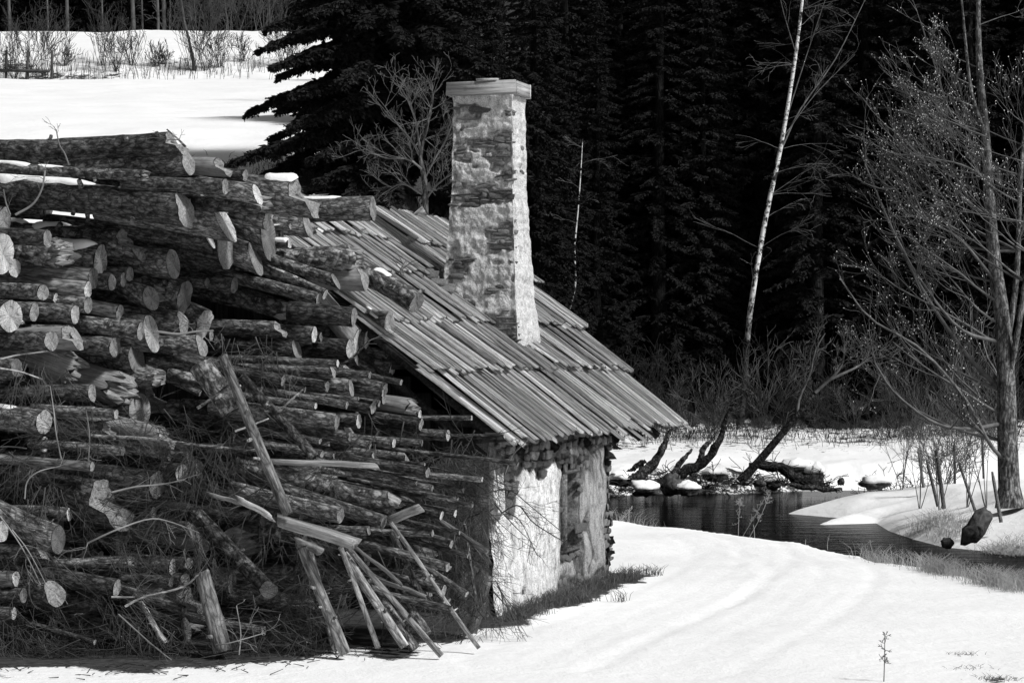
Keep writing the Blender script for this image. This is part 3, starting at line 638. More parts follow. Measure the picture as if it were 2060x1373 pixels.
def log(Z, ex, ey, d, lx, ly, label=None, ext=0, D=None, yaw=None, dl=None, push=True, name='log', cat='log', deep=False, **kw):
    ox, oy, s = ZR[Z] if Z else (0, 0, 1.0)
    ex, ey, lx, ly, d = ox + ex/s, oy + ey/s, ox + lx/s, oy + ly/s, d/s; dl = d if dl is None else dl/s
    seed = int(ex*7 + ey*131 + d*17); r = random.Random(seed)
    yaw = math.radians(r.uniform(13, 23) if yaw is None else yaw)
    vx, vy = lx-ex, ly-ey; ln = math.hypot(vx, vy); lx -= -vx/ln*ext; ly -= -vy/ln*ext
    D0 = face_D(ey) + r.uniform(-.1, .15) if D is None else D; best = None
    for k in range(30):
        De = D0 + k*.10; dxw = (ex-lx)/F*De; Dl = De + math.tan(yaw)*dxw
        e, l = P(ex, ey, De), P(lx, ly, Dl); rad = d/2/F*De
        if not push: best = (9, e, l, rad); break
        c = clear(e, l, rad)
        if best is None or c > best[0]: best = (c, e, l, rad)
        if c >= -.012: break
    _, e, l, rad = best; placed.append((e, l, rad))
    if not deep: shown.append((ex, ey, e[1], d/2))
    X = Vector(e-l); L = X.length; X.normalize(); up = Vector((0, 0, 1)) if abs(X.z) < .9 else Vector((0, -1, 0))
    Y = up.cross(X).normalized(); Zv = X.cross(Y)
    size = 'thick' if d > 62 else 'medium' if d > 32 else 'thin'
    kd = kw.get('kind', 'saw'); endw = {'saw': 'pale sawn end', 'oblique': 'slanting pale cut end', 'wedge': 'notched felling cut', 'split': 'torn stepped end', 'shard': 'splintered end'}[kd]
    bk = {'bark': 'dark', 'bark_rough': 'rough barked', 'bark_pale': 'pale grey', 'split': 'barkless', 'timber': 'barkless'}[kw.get('bark', 'bark')]
    lab = label or f'{size} {"snowy" if kw.get("snow") else bk} log with {endw} {near_words(ex, ey, deep)}'
    t = thing(name, lab, cat, LOGS)
    m = Matrix((X, Y, Zv)).transposed().to_4x4(); m.translation = Vector(e); t.matrix_world = m
    if 'snow' in kw and kw['snow']: pass
    log_parts(t, L, rad, rad*dl/d*r.uniform(.95, 1.12), seed, **kw); return t

# --- leaning poles and the pieces that stand in front
G_POLE = 'poles leaning against the log pile'
def pole(Z, tx, ty, bx, by, d, label, Dt, Db, bark='bark_pale', stubs=3, kind='saw', cut='cut', dl=None, name='leaning_pole', cat='pole', bend=.008):
    ox, oy, s = ZR[Z]; a = P(ox + tx/s, oy + ty/s, Dt); b = P(ox + bx/s, oy + by/s, Db); rad = d/s/2/F*Dt
    X = Vector(a-b); L = X.length; X.normalize(); Y = Vector((0, -1, 0)).cross(X).normalized(); Zv = X.cross(Y); seed = int(tx*3 + ty*5 + d)
    t = thing(name, label, cat, G_POLE); m = Matrix((X, Y, Zv)).transposed().to_4x4(); m.translation = Vector(a); t.matrix_world = m
    log_parts(t, L, rad, rad*(dl or 1.1), seed, bark=bark, stubs=stubs, kind=kind, cut=cut, bend=bend); placed.append((a, b, rad)); return t
pole(2, 1310, 165, 1692, 1090, 58, 'tall straight pale pole leaning steeply against the middle of the pile', 24.95, 24.55, stubs=7)
pole(2, 1425, 290, 1850, 755, 56, 'pale rough pole slanting down beside the tall straight pole', 25.3, 25.0, bark='bark_rough', stubs=5)
pole(3, 1790, 300, 2045, 925, 66, 'thick pale pole standing on the snow with its top under a plank', 24.7, 24.55, stubs=6)
pole(3, 1195, 440, 1318, 915, 92, 'short stout bare log standing upright on the snow at the pile foot', 24.75, 24.6, stubs=3, dl=1.25)
pole(5, 325, 780, 520, 1300, 27, 'thin knotty pole leaning left of a fan of poles', 24.75, 24.75, stubs=5)
pole(5, 345, 810, 660, 1295, 46, 'medium pole second in the fan of poles on the snow', 24.95, 24.85)
pole(5, 365, 785, 850, 1342, 30, 'long straight thin pole lowest in the fan of poles on the snow', 24.6, 24.55)
pole(5, 470, 950, 712, 1305, 52, 'dark stout pole hidden behind the fan of poles', 25.2, 25.0, bark='bark')
pole(5, 590, 700, 775, 1090, 36, 'dark pole leaning below a snapped branch', 25.3, 25.1, bark='bark')
pole(5, 585, 650, 1045, 1302, 22, 'long thin crooked stem reaching the snow beyond the fan of poles', 25.0, 25.0, stubs=8, bark='bark_pale', bend=.02)
pole(5, 160, 800, 300, 1310, 42, 'dark pole close behind the thick pale pole', 25.0, 24.9, bark='bark')
pole(5, 600, 980, 770, 1230, 60, 'dark weathered trunk piece half hidden behind the poles', 25.5, 25.2, bark='bark')
pole(5, 970, 660, 1030, 1060, 16, 'very thin stem standing among the brush before the wall', 25.9, 25.8, bark='bark')
pole(2, 1180, 215, 1365, 490, 135, 'thick short log tilted down behind the tall straight pole', 25.6, 25.5, bark='bark_rough', stubs=0, kind='saw')
pole(3, 830, 620, 985, 860, 32, 'short curved bare branch standing in the twigs at the foot of the pile', 24.85, 24.7, bend=.08)
pole(3, 1590, 545, 1140, 85, 95, 'mossy thick log sliding down to the snow with a pale slanting cut', 25.0, 25.5, bark='bark_rough', kind='oblique', stubs=2)
def board(Z, x0, y0, x1, y1, w, label, D0, D1, th=.03, mat='board', roll=0.3):
    ox, oy, s = ZR[Z]; a = P(ox + x0/s, oy + y0/s, D0); b = P(ox + x1/s, oy + y1/s, D1); X = Vector(b-a); L = X.length; X.normalize()
    Y = Vector((0, -1, 0)).cross(X).normalized(); Y = Matrix.Rotation(roll, 3, X) @ Y; Zv = X.cross(Y); W = w/s/F*D0
    n = 7; V = []; r = random.Random(int(x0+y0))
    for k in range(n):
        for (yy, zz) in ((-.5, -.5), (.5, -.5), (.5, .5), (-.5, .5)):
            V.append((L*k/(n-1) + (r.gauss(0, .03) if k in (0, n-1) else 0), yy*W*(1 + r.gauss(0, .03)), zz*th + .015*math.sin(k*1.3)))
    Q = [[3, 2, 1, 0], [4*n-4, 4*n-3, 4*n-2, 4*n-1]] + [[4*i+k, 4*i+(k+1) % 4, 4*i+4+(k+1) % 4, 4*i+4+k] for i in range(n-1) for k in range(4)]
    o = obj('loose_board', mesh('loose_board', V, Q, mats=M[mat]), label=label, category='board', group='loose boards in the wood pile')
    m = Matrix((X, Y, Zv)).transposed().to_4x4(); m.translation = Vector(a); o.matrix_world = m
board(5, -10, 632, 408, 760, 52, 'thick grey plank sloping down over the top of the thick pale pole', 24.75, 24.4, th=.1)
board(5, 95, 745, 225, 800, 40, 'short splintered board under the thick sloping plank', 24.85, 24.75, th=.05)
board(5, 400, 775, 640, 965, 16, 'narrow batten slanting behind the fan of poles', 24.85, 25.0)
board(5, 505, 940, 762, 1030, 20, 'pale narrow board lying crosswise behind the fan of poles', 25.05, 25.0)
board(5, 1092, 930, 1008, 1215, 62, 'broad weathered plank propped against the foot of the hut wall', 26.6, 26.3, roll=.5)
board(5, 778, 875, 892, 885, 22, 'small pale board lying flat in the brush before the wall', 25.7, 25.7)
board(5, -60, 328, 515, 352, 24, 'long pale batten lying level on the lower stack', 25.0, 24.9, th=.05)
board(5, 570, 640, 745, 570, 44, 'snapped pale branch piece lying across the low logs', 25.2, 25.0, th=.08, roll=.1)
board(2, 1240, 975, 1420, 1030, 22, 'narrow board slanting down left of the brush', 25.2, 25.1)
board(2, 1400, 1000, 1600, 1110, 34, 'dark board sloping toward the tall pole foot', 25.1, 24.9, mat='plank')
# --- data: (region, end x, end y, diameter, left x, left y, options)
SN = lambda *a: {'snow': list(a)}
DATA = [
 (1, 1030, 172, 130, -120, 225, dict(label='longest top log with a torn grey butt and thin snow on the pile crest', kind='split', dl=150, stubs=5, bark='bark', snow=[(.15, .45, .03, 30), (.62, .8, .015, 20)])),
 (1, 1105, 275, 150, 560, 300, dict(label='dark thick log just below the crest with a ragged end', kind='wedge', ext=80)),
 (1, 1305, 310, 105, 1080, 300, dict(kind='split', bark='split', label='short barkless chunk beyond the ragged dark log near the crest', ext=60)),
 (1, 1440, 358, 70, 1250, 345, dict(ext=80)),
 (1, 1320, 425, 95, 900, 408, dict(stubs=2, ext=60, label='smooth medium log half hidden under the dark crest logs')),
 (1, 850, 358, 64, -60, 312, dict(bark='bark_rough', kind='shard', snow=[(.0, .28, .05, 60), (.3, .5, .03, 45)], label='thin rough log with snow patches between two thick top logs')),
 (1, 1095, 565, 185, -120, 440, dict(label='very thick knotty log with a bright notched butt below the crest', kind='wedge', stubs=9, snow=[(.02, .58, .09, 38), (.68, .74, .04, 25)], dl=165, cut='cut')),
 (1, 1540, 520, 105, 1140, 520, dict(bark='bark_rough', snow=[(.1, .35, .04, 40)], kind='shard')),
 (1, 1775, 490, 215, 1480, 460, dict(label='short fat butt with a thick snow cap and torn grey face', kind='split', bark='bark', snow=[(.45, .93, .07, 30)], ext=40, bend=.0)),
 (1, 1510, 470, 110, 1420, 455, dict(kind='oblique', tilt=.5, ext=90)),
 (4, 685, 188, 140, 300, 205, dict(label='clean medium log with a snow strip lying level above the roof planks', snow=[(.30, .82, .05, 28)], ext=160, yaw=12, D=26.6)),
 (4, 575, 465, 135, 100, 470, dict(label='dark log below the snow striped one with a pointed torn end before the roof', kind='shard', ext=140, D=26.5, bark='bark_rough')),
 (4, 325, 285, 120, 150, 270, dict(kind='oblique', tilt=.35, ext=150)),
 (4, 228, 290, 34, 120, 300, dict(ext=100, snow=[(.3, .9, .03, 50)])), (4, 182, 335, 50, 90, 330, dict(ext=90)),
 (4, 225, 385, 50, 60, 378, dict(ext=60, snow=[(.75, 1.0, .05, 60)])),
 (4, 110, 350, 210, -40, 270, dict(kind='oblique', tilt=.55, ext=80, label='tall slanting pale slab end left of the small roof side logs')),
 (4, 925, 712, 118, 655, 545, dict(label='mossy stub log pointing down over the roof with a dark oval end', bark='bark_rough', kind='saw', ext=20, yaw=35, D=26.3, snow=[(.25, .5, .05, 35)], stubs=2)),
 (4, 640, 575, 125, 500, 575, dict(label='pale split log end just above the mossy stub before the roof', kind='wedge', bark='split', ext=60, D=26.35)),
 (4, 775, 828, 140, 560, 812, dict(label='medium log with a bright oval end and thick snow at the roof edge', snow=[(.5, .80, .09, 40)], ext=90, D=26.2, kind='saw')),
 (4, 580, 790, 110, 470, 780, dict(ext=90, D=26.45)),
 (4, 600, 930, 120, 390, 690, dict(label='curved barkless half trunk bending down beside the snow topped log', bark='split', kind='oblique', ext=10, bend=.16, D=25.9)),
 (4, 605, 985, 130, 500, 950, dict(kind='oblique', tilt=.4, ext=120)), (4, 655, 915, 110, 560, 900, dict(ext=140)),
 (4, 420, 665, 60, 120, 540, dict(label='long flaky log sliding down toward the curved half trunk', bark='bark_rough', ext=120, dl=95)),
 (4, 480, 590, 62, 270, 520, dict(kind='oblique', tilt=.8, bark='bark_rough', ext=150)),
 (4, 385, 690, 75, 0, 590, dict(bark='bark', ext=150)),
 (4, 200, 755, 100, -160, 650, dict(label='long scaly log running down through the middle right of the pile', bark='bark_rough', ext=90, kind='shard', dl=130)),
 (1, 765, 765, 175, -120, 690, dict(label='thick swollen log with snow on it and a fibrous torn face', kind='split', bark='bark_rough', dl=165, snow=[(.03, .34, .10, 42), (.36, .62, .07, 38)], bend=.03, stubs=4)),
 (1, 275, 725, 100, -120, 708, dict(ext=60, label='small barked log lying on the swollen log by its snow cap')),
 (1, 590, 862, 195, 30, 822, dict(label='short thick log with level snow cap and tall narrow sawn face', snow=[(.35, .99, .09, 40)], ext=40)),
 (1, 545, 962, 128, 60, 930, dict(bark='bark_pale', snow=[(.1, .5, .02, 30)], ext=60)), (1, 515, 1030, 98, 180, 1005, dict(bark='bark_pale', ext=80)),
 (1, 15, 820, 240, -150, 800, dict(yaw=24, ext=120)), (1, 85, 902, 115, -60, 900, dict(yaw=32, ext=120)), (1, 250, 1045, 98, 90, 1040, dict(yaw=38, ext=120)),
 (1, 60, 1185, 190, -130, 1180, dict(yaw=42, ext=120, label='thick log with a broad ringed round end at the left of the pile')),
 (1, 655, 985, 98, 560, 980, dict(ext=150)), (1, 1015, 880, 158, 740, 840, dict(kind='oblique', tilt=.25, ext=120, label='dark log with a bright slanting oval end right of the fibrous torn face')),
 (1, 1330, 770, 270, 830, 700, dict(label='very thick black log in deep shade with bright torn strip', kind='wedge', ext=60)),
 (1, 1500, 850, 150, 1350, 790, dict(kind='oblique', tilt=.7, ext=130)),
 (1, 1085, 1075, 200, 740, 1000, dict(bark='bark_rough', ext=60, stubs=1, kind='saw')), (1, 885, 1078, 120, 820, 1050, dict(kind='oblique', yaw=42, tilt=.5, ext=70)),
 (1, 1215, 990, 62, 1100, 985, dict(ext=160)), (1, 1375, 1003, 95, 1230, 985, dict(ext=160)), (1, 440, 1175, 112, 220, 1160, dict(ext=120)), (1, 515, 1120, 100, 430, 1115, dict(ext=160)),
 (1, 700, 1160, 92, 530, 1130, dict(ext=120, bark='bark_pale')), (1, 825, 1272, 108, 450, 1220, dict(ext=100, bark='bark_rough')), (1, 890, 1290, 200, 800, 1280, dict(kind='oblique', tilt=.3, ext=160)),
 (1, 760, 940, 90, 680, 935, dict(ext=140)), (1, 325, 1078, 60, 250, 1070, dict(ext=160)), (1, 200, 1160, 110, 90, 1150, dict(ext=140)), (1, 1080, 1230, 130, 950, 1210, dict(ext=140, kind='wedge')),
 (1, 1200, 1230, 190, 1060, 1180, dict(bark='bark_rough', ext=140)), (1, 1640, 1262, 90, 1500, 1255, dict(kind='split', ext=160)), (1, 1240, 1300, 60, 1150, 1290, dict(ext=140)),
 (2, 300, 75, 122, 100, 70, dict(yaw=34, ext=140)), (2, 420, 60, 130, 300, 60, dict(kind='split', bark='split', ext=120)), (2, 672, 112, 120, 560, 105, dict(yaw=28, ext=140)),
 (2, 800, 180, 165, 660, 170, dict(yaw=24, ext=140, kind='oblique', tilt=.2)), (2, 420, 235, 170, 330, 200, dict(kind='shard', bark='split', ext=140, label='splintered pale slab hanging below two round ends on the left')),
 (2, 95, 230, 112, -40, 225, dict(yaw=26, ext=140)), (2, 725, 365, 185, 640, 340, dict(kind='shard', bark='split', ext=150, label='bright vertical slab with jagged edge in the dark middle of the pile')),
 (2, 820, 478, 205, 640, 470, dict(yaw=34, ext=140, label='thick log with a big pale egg shaped end in the middle of the pile')), (2, 905, 420, 140, 820, 410, dict(kind='split', bark='split', ext=130)),
 (2, 258, 550, 145, 60, 530, dict(yaw=32, ext=140, snow=[(.4, .75, .04, 30)])), (2, 540, 380, 110, 40, 395, dict(ext=100)), (2, 1175, 382, 42, 1000, 300, dict(ext=100)), (2, 680, 505, 60, 600, 500, dict(ext=140)),
 (2, 1385, 640, 78, 950, 465, dict(label='scaly log sliding down to the right toward the tall straight pole', bark='bark_rough', ext=120, dl=95)), (2, 975, 640, 110, 800, 600, dict(kind='split', bark='split', ext=140)),
 (2, 720, 722, 55, 640, 715, dict(ext=160)), (2, 920, 918, 165, 760, 900, dict(yaw=30, ext=140, label='log with a tall pale oval end crossed by a bright bare twig')), (2, 1065, 850, 110, 960, 835, dict(yaw=38, ext=140)),
 (2, 640, 1040, 250, 260, 940, dict(label='thick log with a wide ragged bright face low in the pile', kind='split', ext=80, yaw=28, cut='cut')), (2, 405, 1092, 82, 60, 1085, dict(ext=100)),
 (2, 540, 812, 60, 60, 775, dict(ext=100, bark='bark_pale')), (2, 1105, 1040, 40, 880, 1030, dict(ext=100, bark='bark_pale')), (2, 1660, 308, 62, 1480, 270, dict(ext=160)), (2, 1855, 455, 42, 1640, 435, dict(ext=160)),
 (2, 640, 600, 90, 540, 590, dict(kind='split', ext=150)), (2, 975, 720, 100, 760, 680, dict(kind='oblique', tilt=.5, ext=140)), (2, 1110, 750, 80, 800, 740, dict(ext=140)), (2, 900, 1080, 70, 770, 1080, dict(ext=140)),
 (2, 1190, 110, 120, 1060, 100, dict(kind='wedge', ext=140)), (2, 1285, 70, 95, 1150, 60, dict(yaw=38, ext=120, cut='bark_rough')), (2, 340, 1240, 150, 250, 1200, dict(kind='oblique', tilt=.3, ext=150)),
 (3, 90, 480, 92, -60, 478, dict(ext=120, bark='bark_pale')), (3, 135, 578, 92, -60, 578, dict(ext=120)), (3, 80, 685, 76, -60, 680, dict(ext=120)), (3, 10, 200, 130, -80, 200, dict(yaw=28, ext=140)),
 (3, 330, 570, 140, 220, 560, dict(kind='wedge', cut='cut', yaw=45, ext=100, label='stubby log with a bright faceted end low at the left of the pile')), (3, 1018, 410, 100, 890, 405, dict(ext=140)), (3, 1010, 497, 66, 930, 490, dict(ext=140)),
 (3, 1115, 390, 72, 1050, 385, dict(yaw=40, ext=120)), (3, 1262, 405, 86, 1150, 400, dict(ext=110, bark='bark_rough')), (3, 1095, 482, 72, 1020, 480, dict(yaw=45, ext=120)), (3, 1090, 672, 62, 940, 620, dict(ext=110)),
 (3, 1140, 610, 150, 1020, 590, dict(kind='split', bark='split', ext=120)), (3, 1205, 250, 150, 1080, 230, dict(kind='wedge', bark='split', ext=130)), (3, 1120, 190, 90, 1040, 180, dict(ext=140, kind='oblique', tilt=.3)),
 (3, 690, 530, 110, 430, 490, dict(ext=120)), (3, 770, 380, 60, 560, 385, dict(kind='shard', ext=120)), (3, 560, 855, 34, 270, 775, dict(ext=40)), (3, 1560, 790, 60, 1300, 740, dict(ext=120)), (3, 1100, 780, 110, 1060, 760, dict(kind='oblique', ext=120)),
]
for (x, y, d, lx, ly, *o) in ((775, 1000, 62, 600, 970), (792, 1076, 86, 480, 1030), (490, 1045, 44, 220, 1035), (468, 1092, 62, 220, 1078, 'w'), (842, 1150, 34, 660, 1115), (668, 1108, 42, 480, 1105), (188, 1140, 62, 20, 1100), (432, 1172, 62, 200, 1145), (565, 1182, 86, 420, 1160, 'o'),
        (752, 1188, 70, 580, 1150), (742, 1212, 52, 560, 1190), (605, 1240, 22, 380, 1215), (368, 1280, 36, 200, 1255), (541, 1276, 46, 350, 1240), (685, 1290, 74, 520, 1260), (746, 1246, 50, 650, 1238), (720, 1266, 42, 640, 1258), (595, 1332, 62, 380, 1305),
        (945, 1325, 52, 680, 1300), (1230, 1345, 27, 900, 1345), (265, 968, 104, 120, 960, 'o'), (398, 900, 54, 280, 895), (360, 885, 90, 150, 870), (560, 965, 110, 100, 940), (310, 1190, 36, 150, 1170)):
    DATA.append((4, x, y, d, lx, ly, dict(ext=130, **({'kind': 'oblique', 'tilt': .3} if 'o' in o else {'kind': 'wedge'} if 'w' in o else {}))))
DATA.append((4, 900, 1285, 84, 740, 1262, dict(kind='shard', bark='split', ext=120, label='split pale log with a long pointed splintered end beside the dark gable')))
for (x, y, d, lx, ly, *o) in ((303, 125, 86, -20, 85), (402, 98, 60, 300, 85), (742, 138, 66, 480, 105), (1002, 105, 24, 700, 108), (372, 200, 54, 40, 140), (882, 195, 58, 300, 160), (1176, 200, 26, 860, 198), (475, 248, 46, 350, 225), (216, 226, 32, 100, 205),
        (262, 240, 26, 170, 225), (226, 292, 42, 120, 275), (288, 302, 38, 180, 285), (492, 300, 36, 360, 295), (660, 312, 30, 520, 305), (760, 346, 16, 470, 310), (1245, 342, 24, 820, 292), (776, 388, 56, 660, 368), (718, 442, 30, 480, 388),
        (932, 524, 18, 690, 478), (595, 545, 118, 120, 430, 'm'), (322, 612, 88, 80, 552), (548, 645, 78, 300, 565), (850, 612, 52, 720, 580), (1090, 800, 30, 840, 640, 'r'), (980, 1020, 34, 800, 900), (600, 235, 50, 480, 220), (745, 235, 40, 620, 225),
        (800, 470, 40, 560, 430), (1060, 425, 30, 760, 400), (800, 705, 40, 640, 700), (470, 690, 50, 360, 690)):
    DATA.append((5, x, y, d, lx, ly, dict(ext=130, **({'bark': 'bark_rough', 'label': 'mossy flaking thick log low in the stack above two sawn ends', 'kind': 'shard'} if 'm' in o else {'bark': 'bark_pale'} if 'r' in o else {}))))
for (x, y, d, lx, ly) in ((920, 600, 40, 700, 560), (900, 760, 45, 700, 700), (960, 480, 30, 760, 440), (880, 880, 50, 700, 830), (940, 700, 26, 720, 650), (860, 1000, 60, 680, 960), (900, 1100, 40, 720, 1060), (1010, 560, 24, 800, 520), (985, 820, 30, 800, 770)): DATA.append((5, x, y, d, lx, ly, dict(ext=120)))
DATA.sort(key=lambda t: ZR[t[0]][0] + t[1]/ZR[t[0]][2])
for Z, ex, ey, d, lx, ly, o in DATA: log(Z, ex, ey, d, lx, ly, **o)
# --- hidden body of the pile: logs further back that only show between the others
OUT = np.array([(-80, 330), (330, 300), (440, 370), (600, 410), (640, 560), (690, 640), (760, 720), (780, 800), (860, 880), (840, 960), (870, 1080), (880, 1200), (700, 1285), (-80, 1320)])
def in_out(x, y):
    c = False; n = len(OUT)
    for i in range(n):
        (x0, y0), (x1, y1) = OUT[i], OUT[(i+1) % n]
        if (y0 > y) != (y1 > y) and x < (x1-x0)*(y-y0)/(y1-y0) + x0: c = not c
    return c
rf = random.Random(21); made = 0
for k in range(900):
    x, y = rf.uniform(-40, 880), rf.uniform(330, 1290)
    if made >= 115 or not in_out(x, y): continue
    d = rf.choice((30, 38, 45, 55, 70, 90)); D0 = face_D(y) + rf.uniform(.55, 1.6)
    if x > 560: D0 = min(D0, 27.2)
    e = P(x, y, D0); ln = rf.uniform(220, 420); ly = y - rf.uniform(-10, 45); l = P(x - ln, ly, D0 + ln/F*D0*.32)
    if clear(e, l, d/2/F*D0) < -.06: continue
    log(0, x, y, d, x - ln, ly, D=D0, yaw=17.5, push=False, deep=True, bark=rf.choice(('bark', 'bark', 'bark_rough')), kind=rf.choice(('saw', 'saw', 'oblique', 'shard'))); made += 1

# ------------------------------------------------------------------ trees
def spruce_meshes(seed, H, R, z0, nsp, fine, mat, nl=4, droop=.45, whorl=.55, spl=1.0, xb=0, zj=.1, hang=.75):
    r = np.random.default_rng(seed); br = []; Bp = []; Bd = []; Bl = []
    z = z0
    while z < H - .3:
        f = 1 - z/H; k = int(r.integers(5, 8 + xb)); a0 = r.uniform(0, 6.28)
        for j in range(k):
            a = a0 + j/k*6.283 + r.normal(0, .25); L = R*f**.75*r.uniform(.65, 1.12) + .15
            d = np.array([math.cos(a), math.sin(a), 0]); t = np.linspace(0, 1, 7)
            dr = droop*L*(.35 + .65*f)*r.uniform(.7, 1.3); zz = z + r.normal(0, zj) + .12*L*np.sin(t*2.2) - dr*t**1.6 + .55*dr*np.clip(t-.65, 0, 1)**1.3
            side = np.array([-d[1], d[0], 0]); bend = r.normal(0, .22)*L
            pts = np.outer(t*L, d) + np.outer(np.sin(t*3)*bend*.4, side); pts[:, 2] = zz
            br.append((pts, .028*f*(1-t*.85) + .006))
            n = max(6, int(nsp*L)); tt = r.uniform(.12, 1, n)**.8; q = tt*6; i = np.minimum(q.astype(int), 5); fr_ = (q-i)[:, None]
            base = pts[i]*(1-fr_) + pts[i+1]*fr_; tan = norm(pts[i+1]-pts[i]); sg = np.where(r.random(n) < .5, -1, 1)[:, None]
            dirv = tan*.75 + sg*side*r.uniform(.3, 1.1, (n, 1)) + np.array([0, 0, -1])*r.uniform(.0, hang, (n, 1)) + r.normal(0, .12, (n, 3))
            Bp.append(base); Bd.append(norm(dirv)); Bl.append(spl*(.22 + .42*(1-tt))*r.uniform(.6, 1.25, n)*(.6 + .4*f))
        z += whorl*(.55 + .6*f)*r.uniform(.8, 1.2)
    Bp, Bd, Bl = np.concatenate(Bp), np.concatenate(Bd), np.concatenate(Bl)
    # each spray: a spindle plus side leaflets
    P0, D0, L0, W0 = [Bp], [Bd], [Bl], [Bl*.10 + .008]
    for k in range(nl):
        f = (k + .6)/nl*.85; sgn = -1 if k % 2 else 1
        ref = norm(np.cross(Bd, r.normal(0, 1, Bd.shape)*.25 + np.array([0, 0, 1.0])))
        dd = norm(Bd*.75 + sgn*ref*r.uniform(.5, 1.0, (len(Bd), 1)) + r.normal(0, .15, Bd.shape) + np.array([0, 0, -.12]))
        P0.append(Bp + Bd*(Bl*f)[:, None]); D0.append(dd); L0.append(Bl*(.62 - .4*f)*r.uniform(.7, 1.2, len(Bl))); W0.append(Bl*.07 + fine)
    P0, D0, L0, W0 = map(np.concatenate, (P0, D0, L0, W0)); n = len(P0)
    rn = norm(np.cross(D0, r.normal(0, 1, D0.shape)))
    V = np.stack([P0, P0 + D0*(L0*.45)[:, None] + rn*W0[:, None], P0 + D0*L0[:, None], P0 + D0*(L0*.45)[:, None] - rn*W0[:, None]], 1).reshape(-1, 3)
    Q = np.arange(4*n).reshape(-1, 4)
    crown = mesh('crown', V, Q, mats=mat); bv, bq = tubes(br, 4); tz = np.linspace(-1, H, 12); tp = np.column_stack([np.sin(tz*.5)*.03, np.cos(tz*.4)*.03, tz]); tv, tq = tubes([(tp, np.interp(tz, [-1, 0, H], [.02*H*.8, .017*H, .01]))], 9)
    return crown, mesh('branches', bv, bq, mats=M['trunk']), mesh('trunk', tv, tq, smooth=True, mats=M['trunk'])
def tree_from(ms, name, label, cat, group, loc, rz, sc):
    t = thing(name, label, cat, group, loc); t.rotation_euler = (0, 0, rz); t.scale = (sc, sc, sc)
    for nm, me in zip(('crown', 'branches', 'trunk'), ms): obj(nm, me, t)
    return t
SPR = [spruce_meshes(11, 21, 2.5, 1.0, 26, .014, M['needle']), spruce_meshes(12, 24, 2.9, 1.6, 24, .015, M['needle'], droop=.6), spruce_meshes(13, 18, 2.3, .5, 28, .013, M['needle'], droop=.5)]
near_spruce = spruce_meshes(5, 9.5, 3.75, .7, 100, .007, M['needle_near'], nl=8, droop=.36, spl=.95, whorl=.34, xb=5, zj=.42, hang=1.5)
rt = random.Random(8)
def ground_at_px(px, D): x = (px-1030)/F*D; return (x, D, gz(x, D))
q = ground_at_px(800, 50.5)
tree_from(near_spruce, 'big_spruce', 'big dark spruce with sweeping low branches over the snowy slope left of the chimney', 'spruce tree', None, (q[0], q[1], q[2]-.3), .6, 1.0)
G_FOR = 'dark spruces of the wood beyond the hut and stream'
def wood(px, D, k, sc, lab):
    x, y, z = ground_at_px(px, D); tree_from(SPR[k], 'spruce_tree', lab, 'spruce tree', G_FOR, (x, y, z - .3), rt.uniform(0, 6.28), sc)
for px, D in ((770, 61), (845, 60)):
    x, y, z = ground_at_px(px, D); tree_from(near_spruce, 'spruce_tree', 'small bushy spruce crowded close behind the big low branched spruce', 'spruce tree', G_FOR, (x, y, z-.3), px*1.0, rt.uniform(.62, .72))
for px, D in ((915, 58), (985, 62), (1075, 66), (1000, 72), (920, 70), (1130, 74), (1190, 79), (1060, 82), (960, 80)):
    wood(px + rt.uniform(-10, 10), D, rt.randrange(3), rt.uniform(.9, 1.1)*(.5 if px < 950 else .75), 'tall dark spruce growing on the slope right behind the hut')
for row, D in enumerate((88, 91.5, 95, 99, 104)):
    n = 11 + row
    for k in range(n):
        px = 1120 + (k + (row % 2)*.5 + rt.uniform(-.25, .25))*1150/n
        if row == 0 and 1490 < px < 1600: D_ = D + 3
        else: D_ = D
        wood(px, D_ + rt.uniform(-1, 1), rt.randrange(3), rt.uniform(.85, 1.2),
             ('tall dark spruce at the front of the wood beyond the stream' if row == 0 else 'tall dark spruce deep inside the wood beyond the stream'))
for k in range(26):                                           # wood above the snowy field
    wood(-80 + k*29 + rt.uniform(-9, 9), 158 + (k % 3)*6, rt.randrange(3), rt.uniform(.8, 1.1), 'far dark spruce in the wood above the snowy field')
# far bare trunks standing in front of that wood
def far_trunk(px, w, D=149, hgt=13, dark=False):
    x, y, z = ground_at_px(px, D); t = thing('pine_tree', 'slim straight pine trunk at the edge of the wood above the field', 'pine tree', 'pines above the snowy field', (x, y, z - .4))
    zz = np.linspace(0, hgt, 8); lean = rt.gauss(0, .1); r0 = w/F*D/2
    V, Qd = tubes([(np.column_stack([lean*zz/hgt + .05*np.sin(zz), 0*zz, zz]), r0*(1 - zz/hgt*.6))], 8); obj('trunk', mesh('trunk', V, Qd, smooth=True, mats=M['far_tree']), t)
    br = []
    for k in range(26):
        h = rt.uniform(2.2, hgt); a = rt.uniform(0, 6.28); L = rt.uniform(.5, 1.6) if h > 5 else rt.uniform(.3, .8); b = np.array([lean*h/hgt, 0, h]); e = b + np.array([math.cos(a)*L, math.sin(a)*L, rt.uniform(-.3, .1)])
        br.append((np.array([b, (b+e)/2 + [0, 0, .1], e]), np.array([.03, .02, .006])))
    V, Qd = tubes(br, 3); obj('crown', mesh('crown', V, Qd, mats=M['field_twig']), t)
for px, w in ((18, 7), (134, 8), (268, 9), (285, 4), (317, 6), (329, 9), (95, 4), (205, 4)): far_trunk(px, w, 147 + rt.uniform(0, 5))

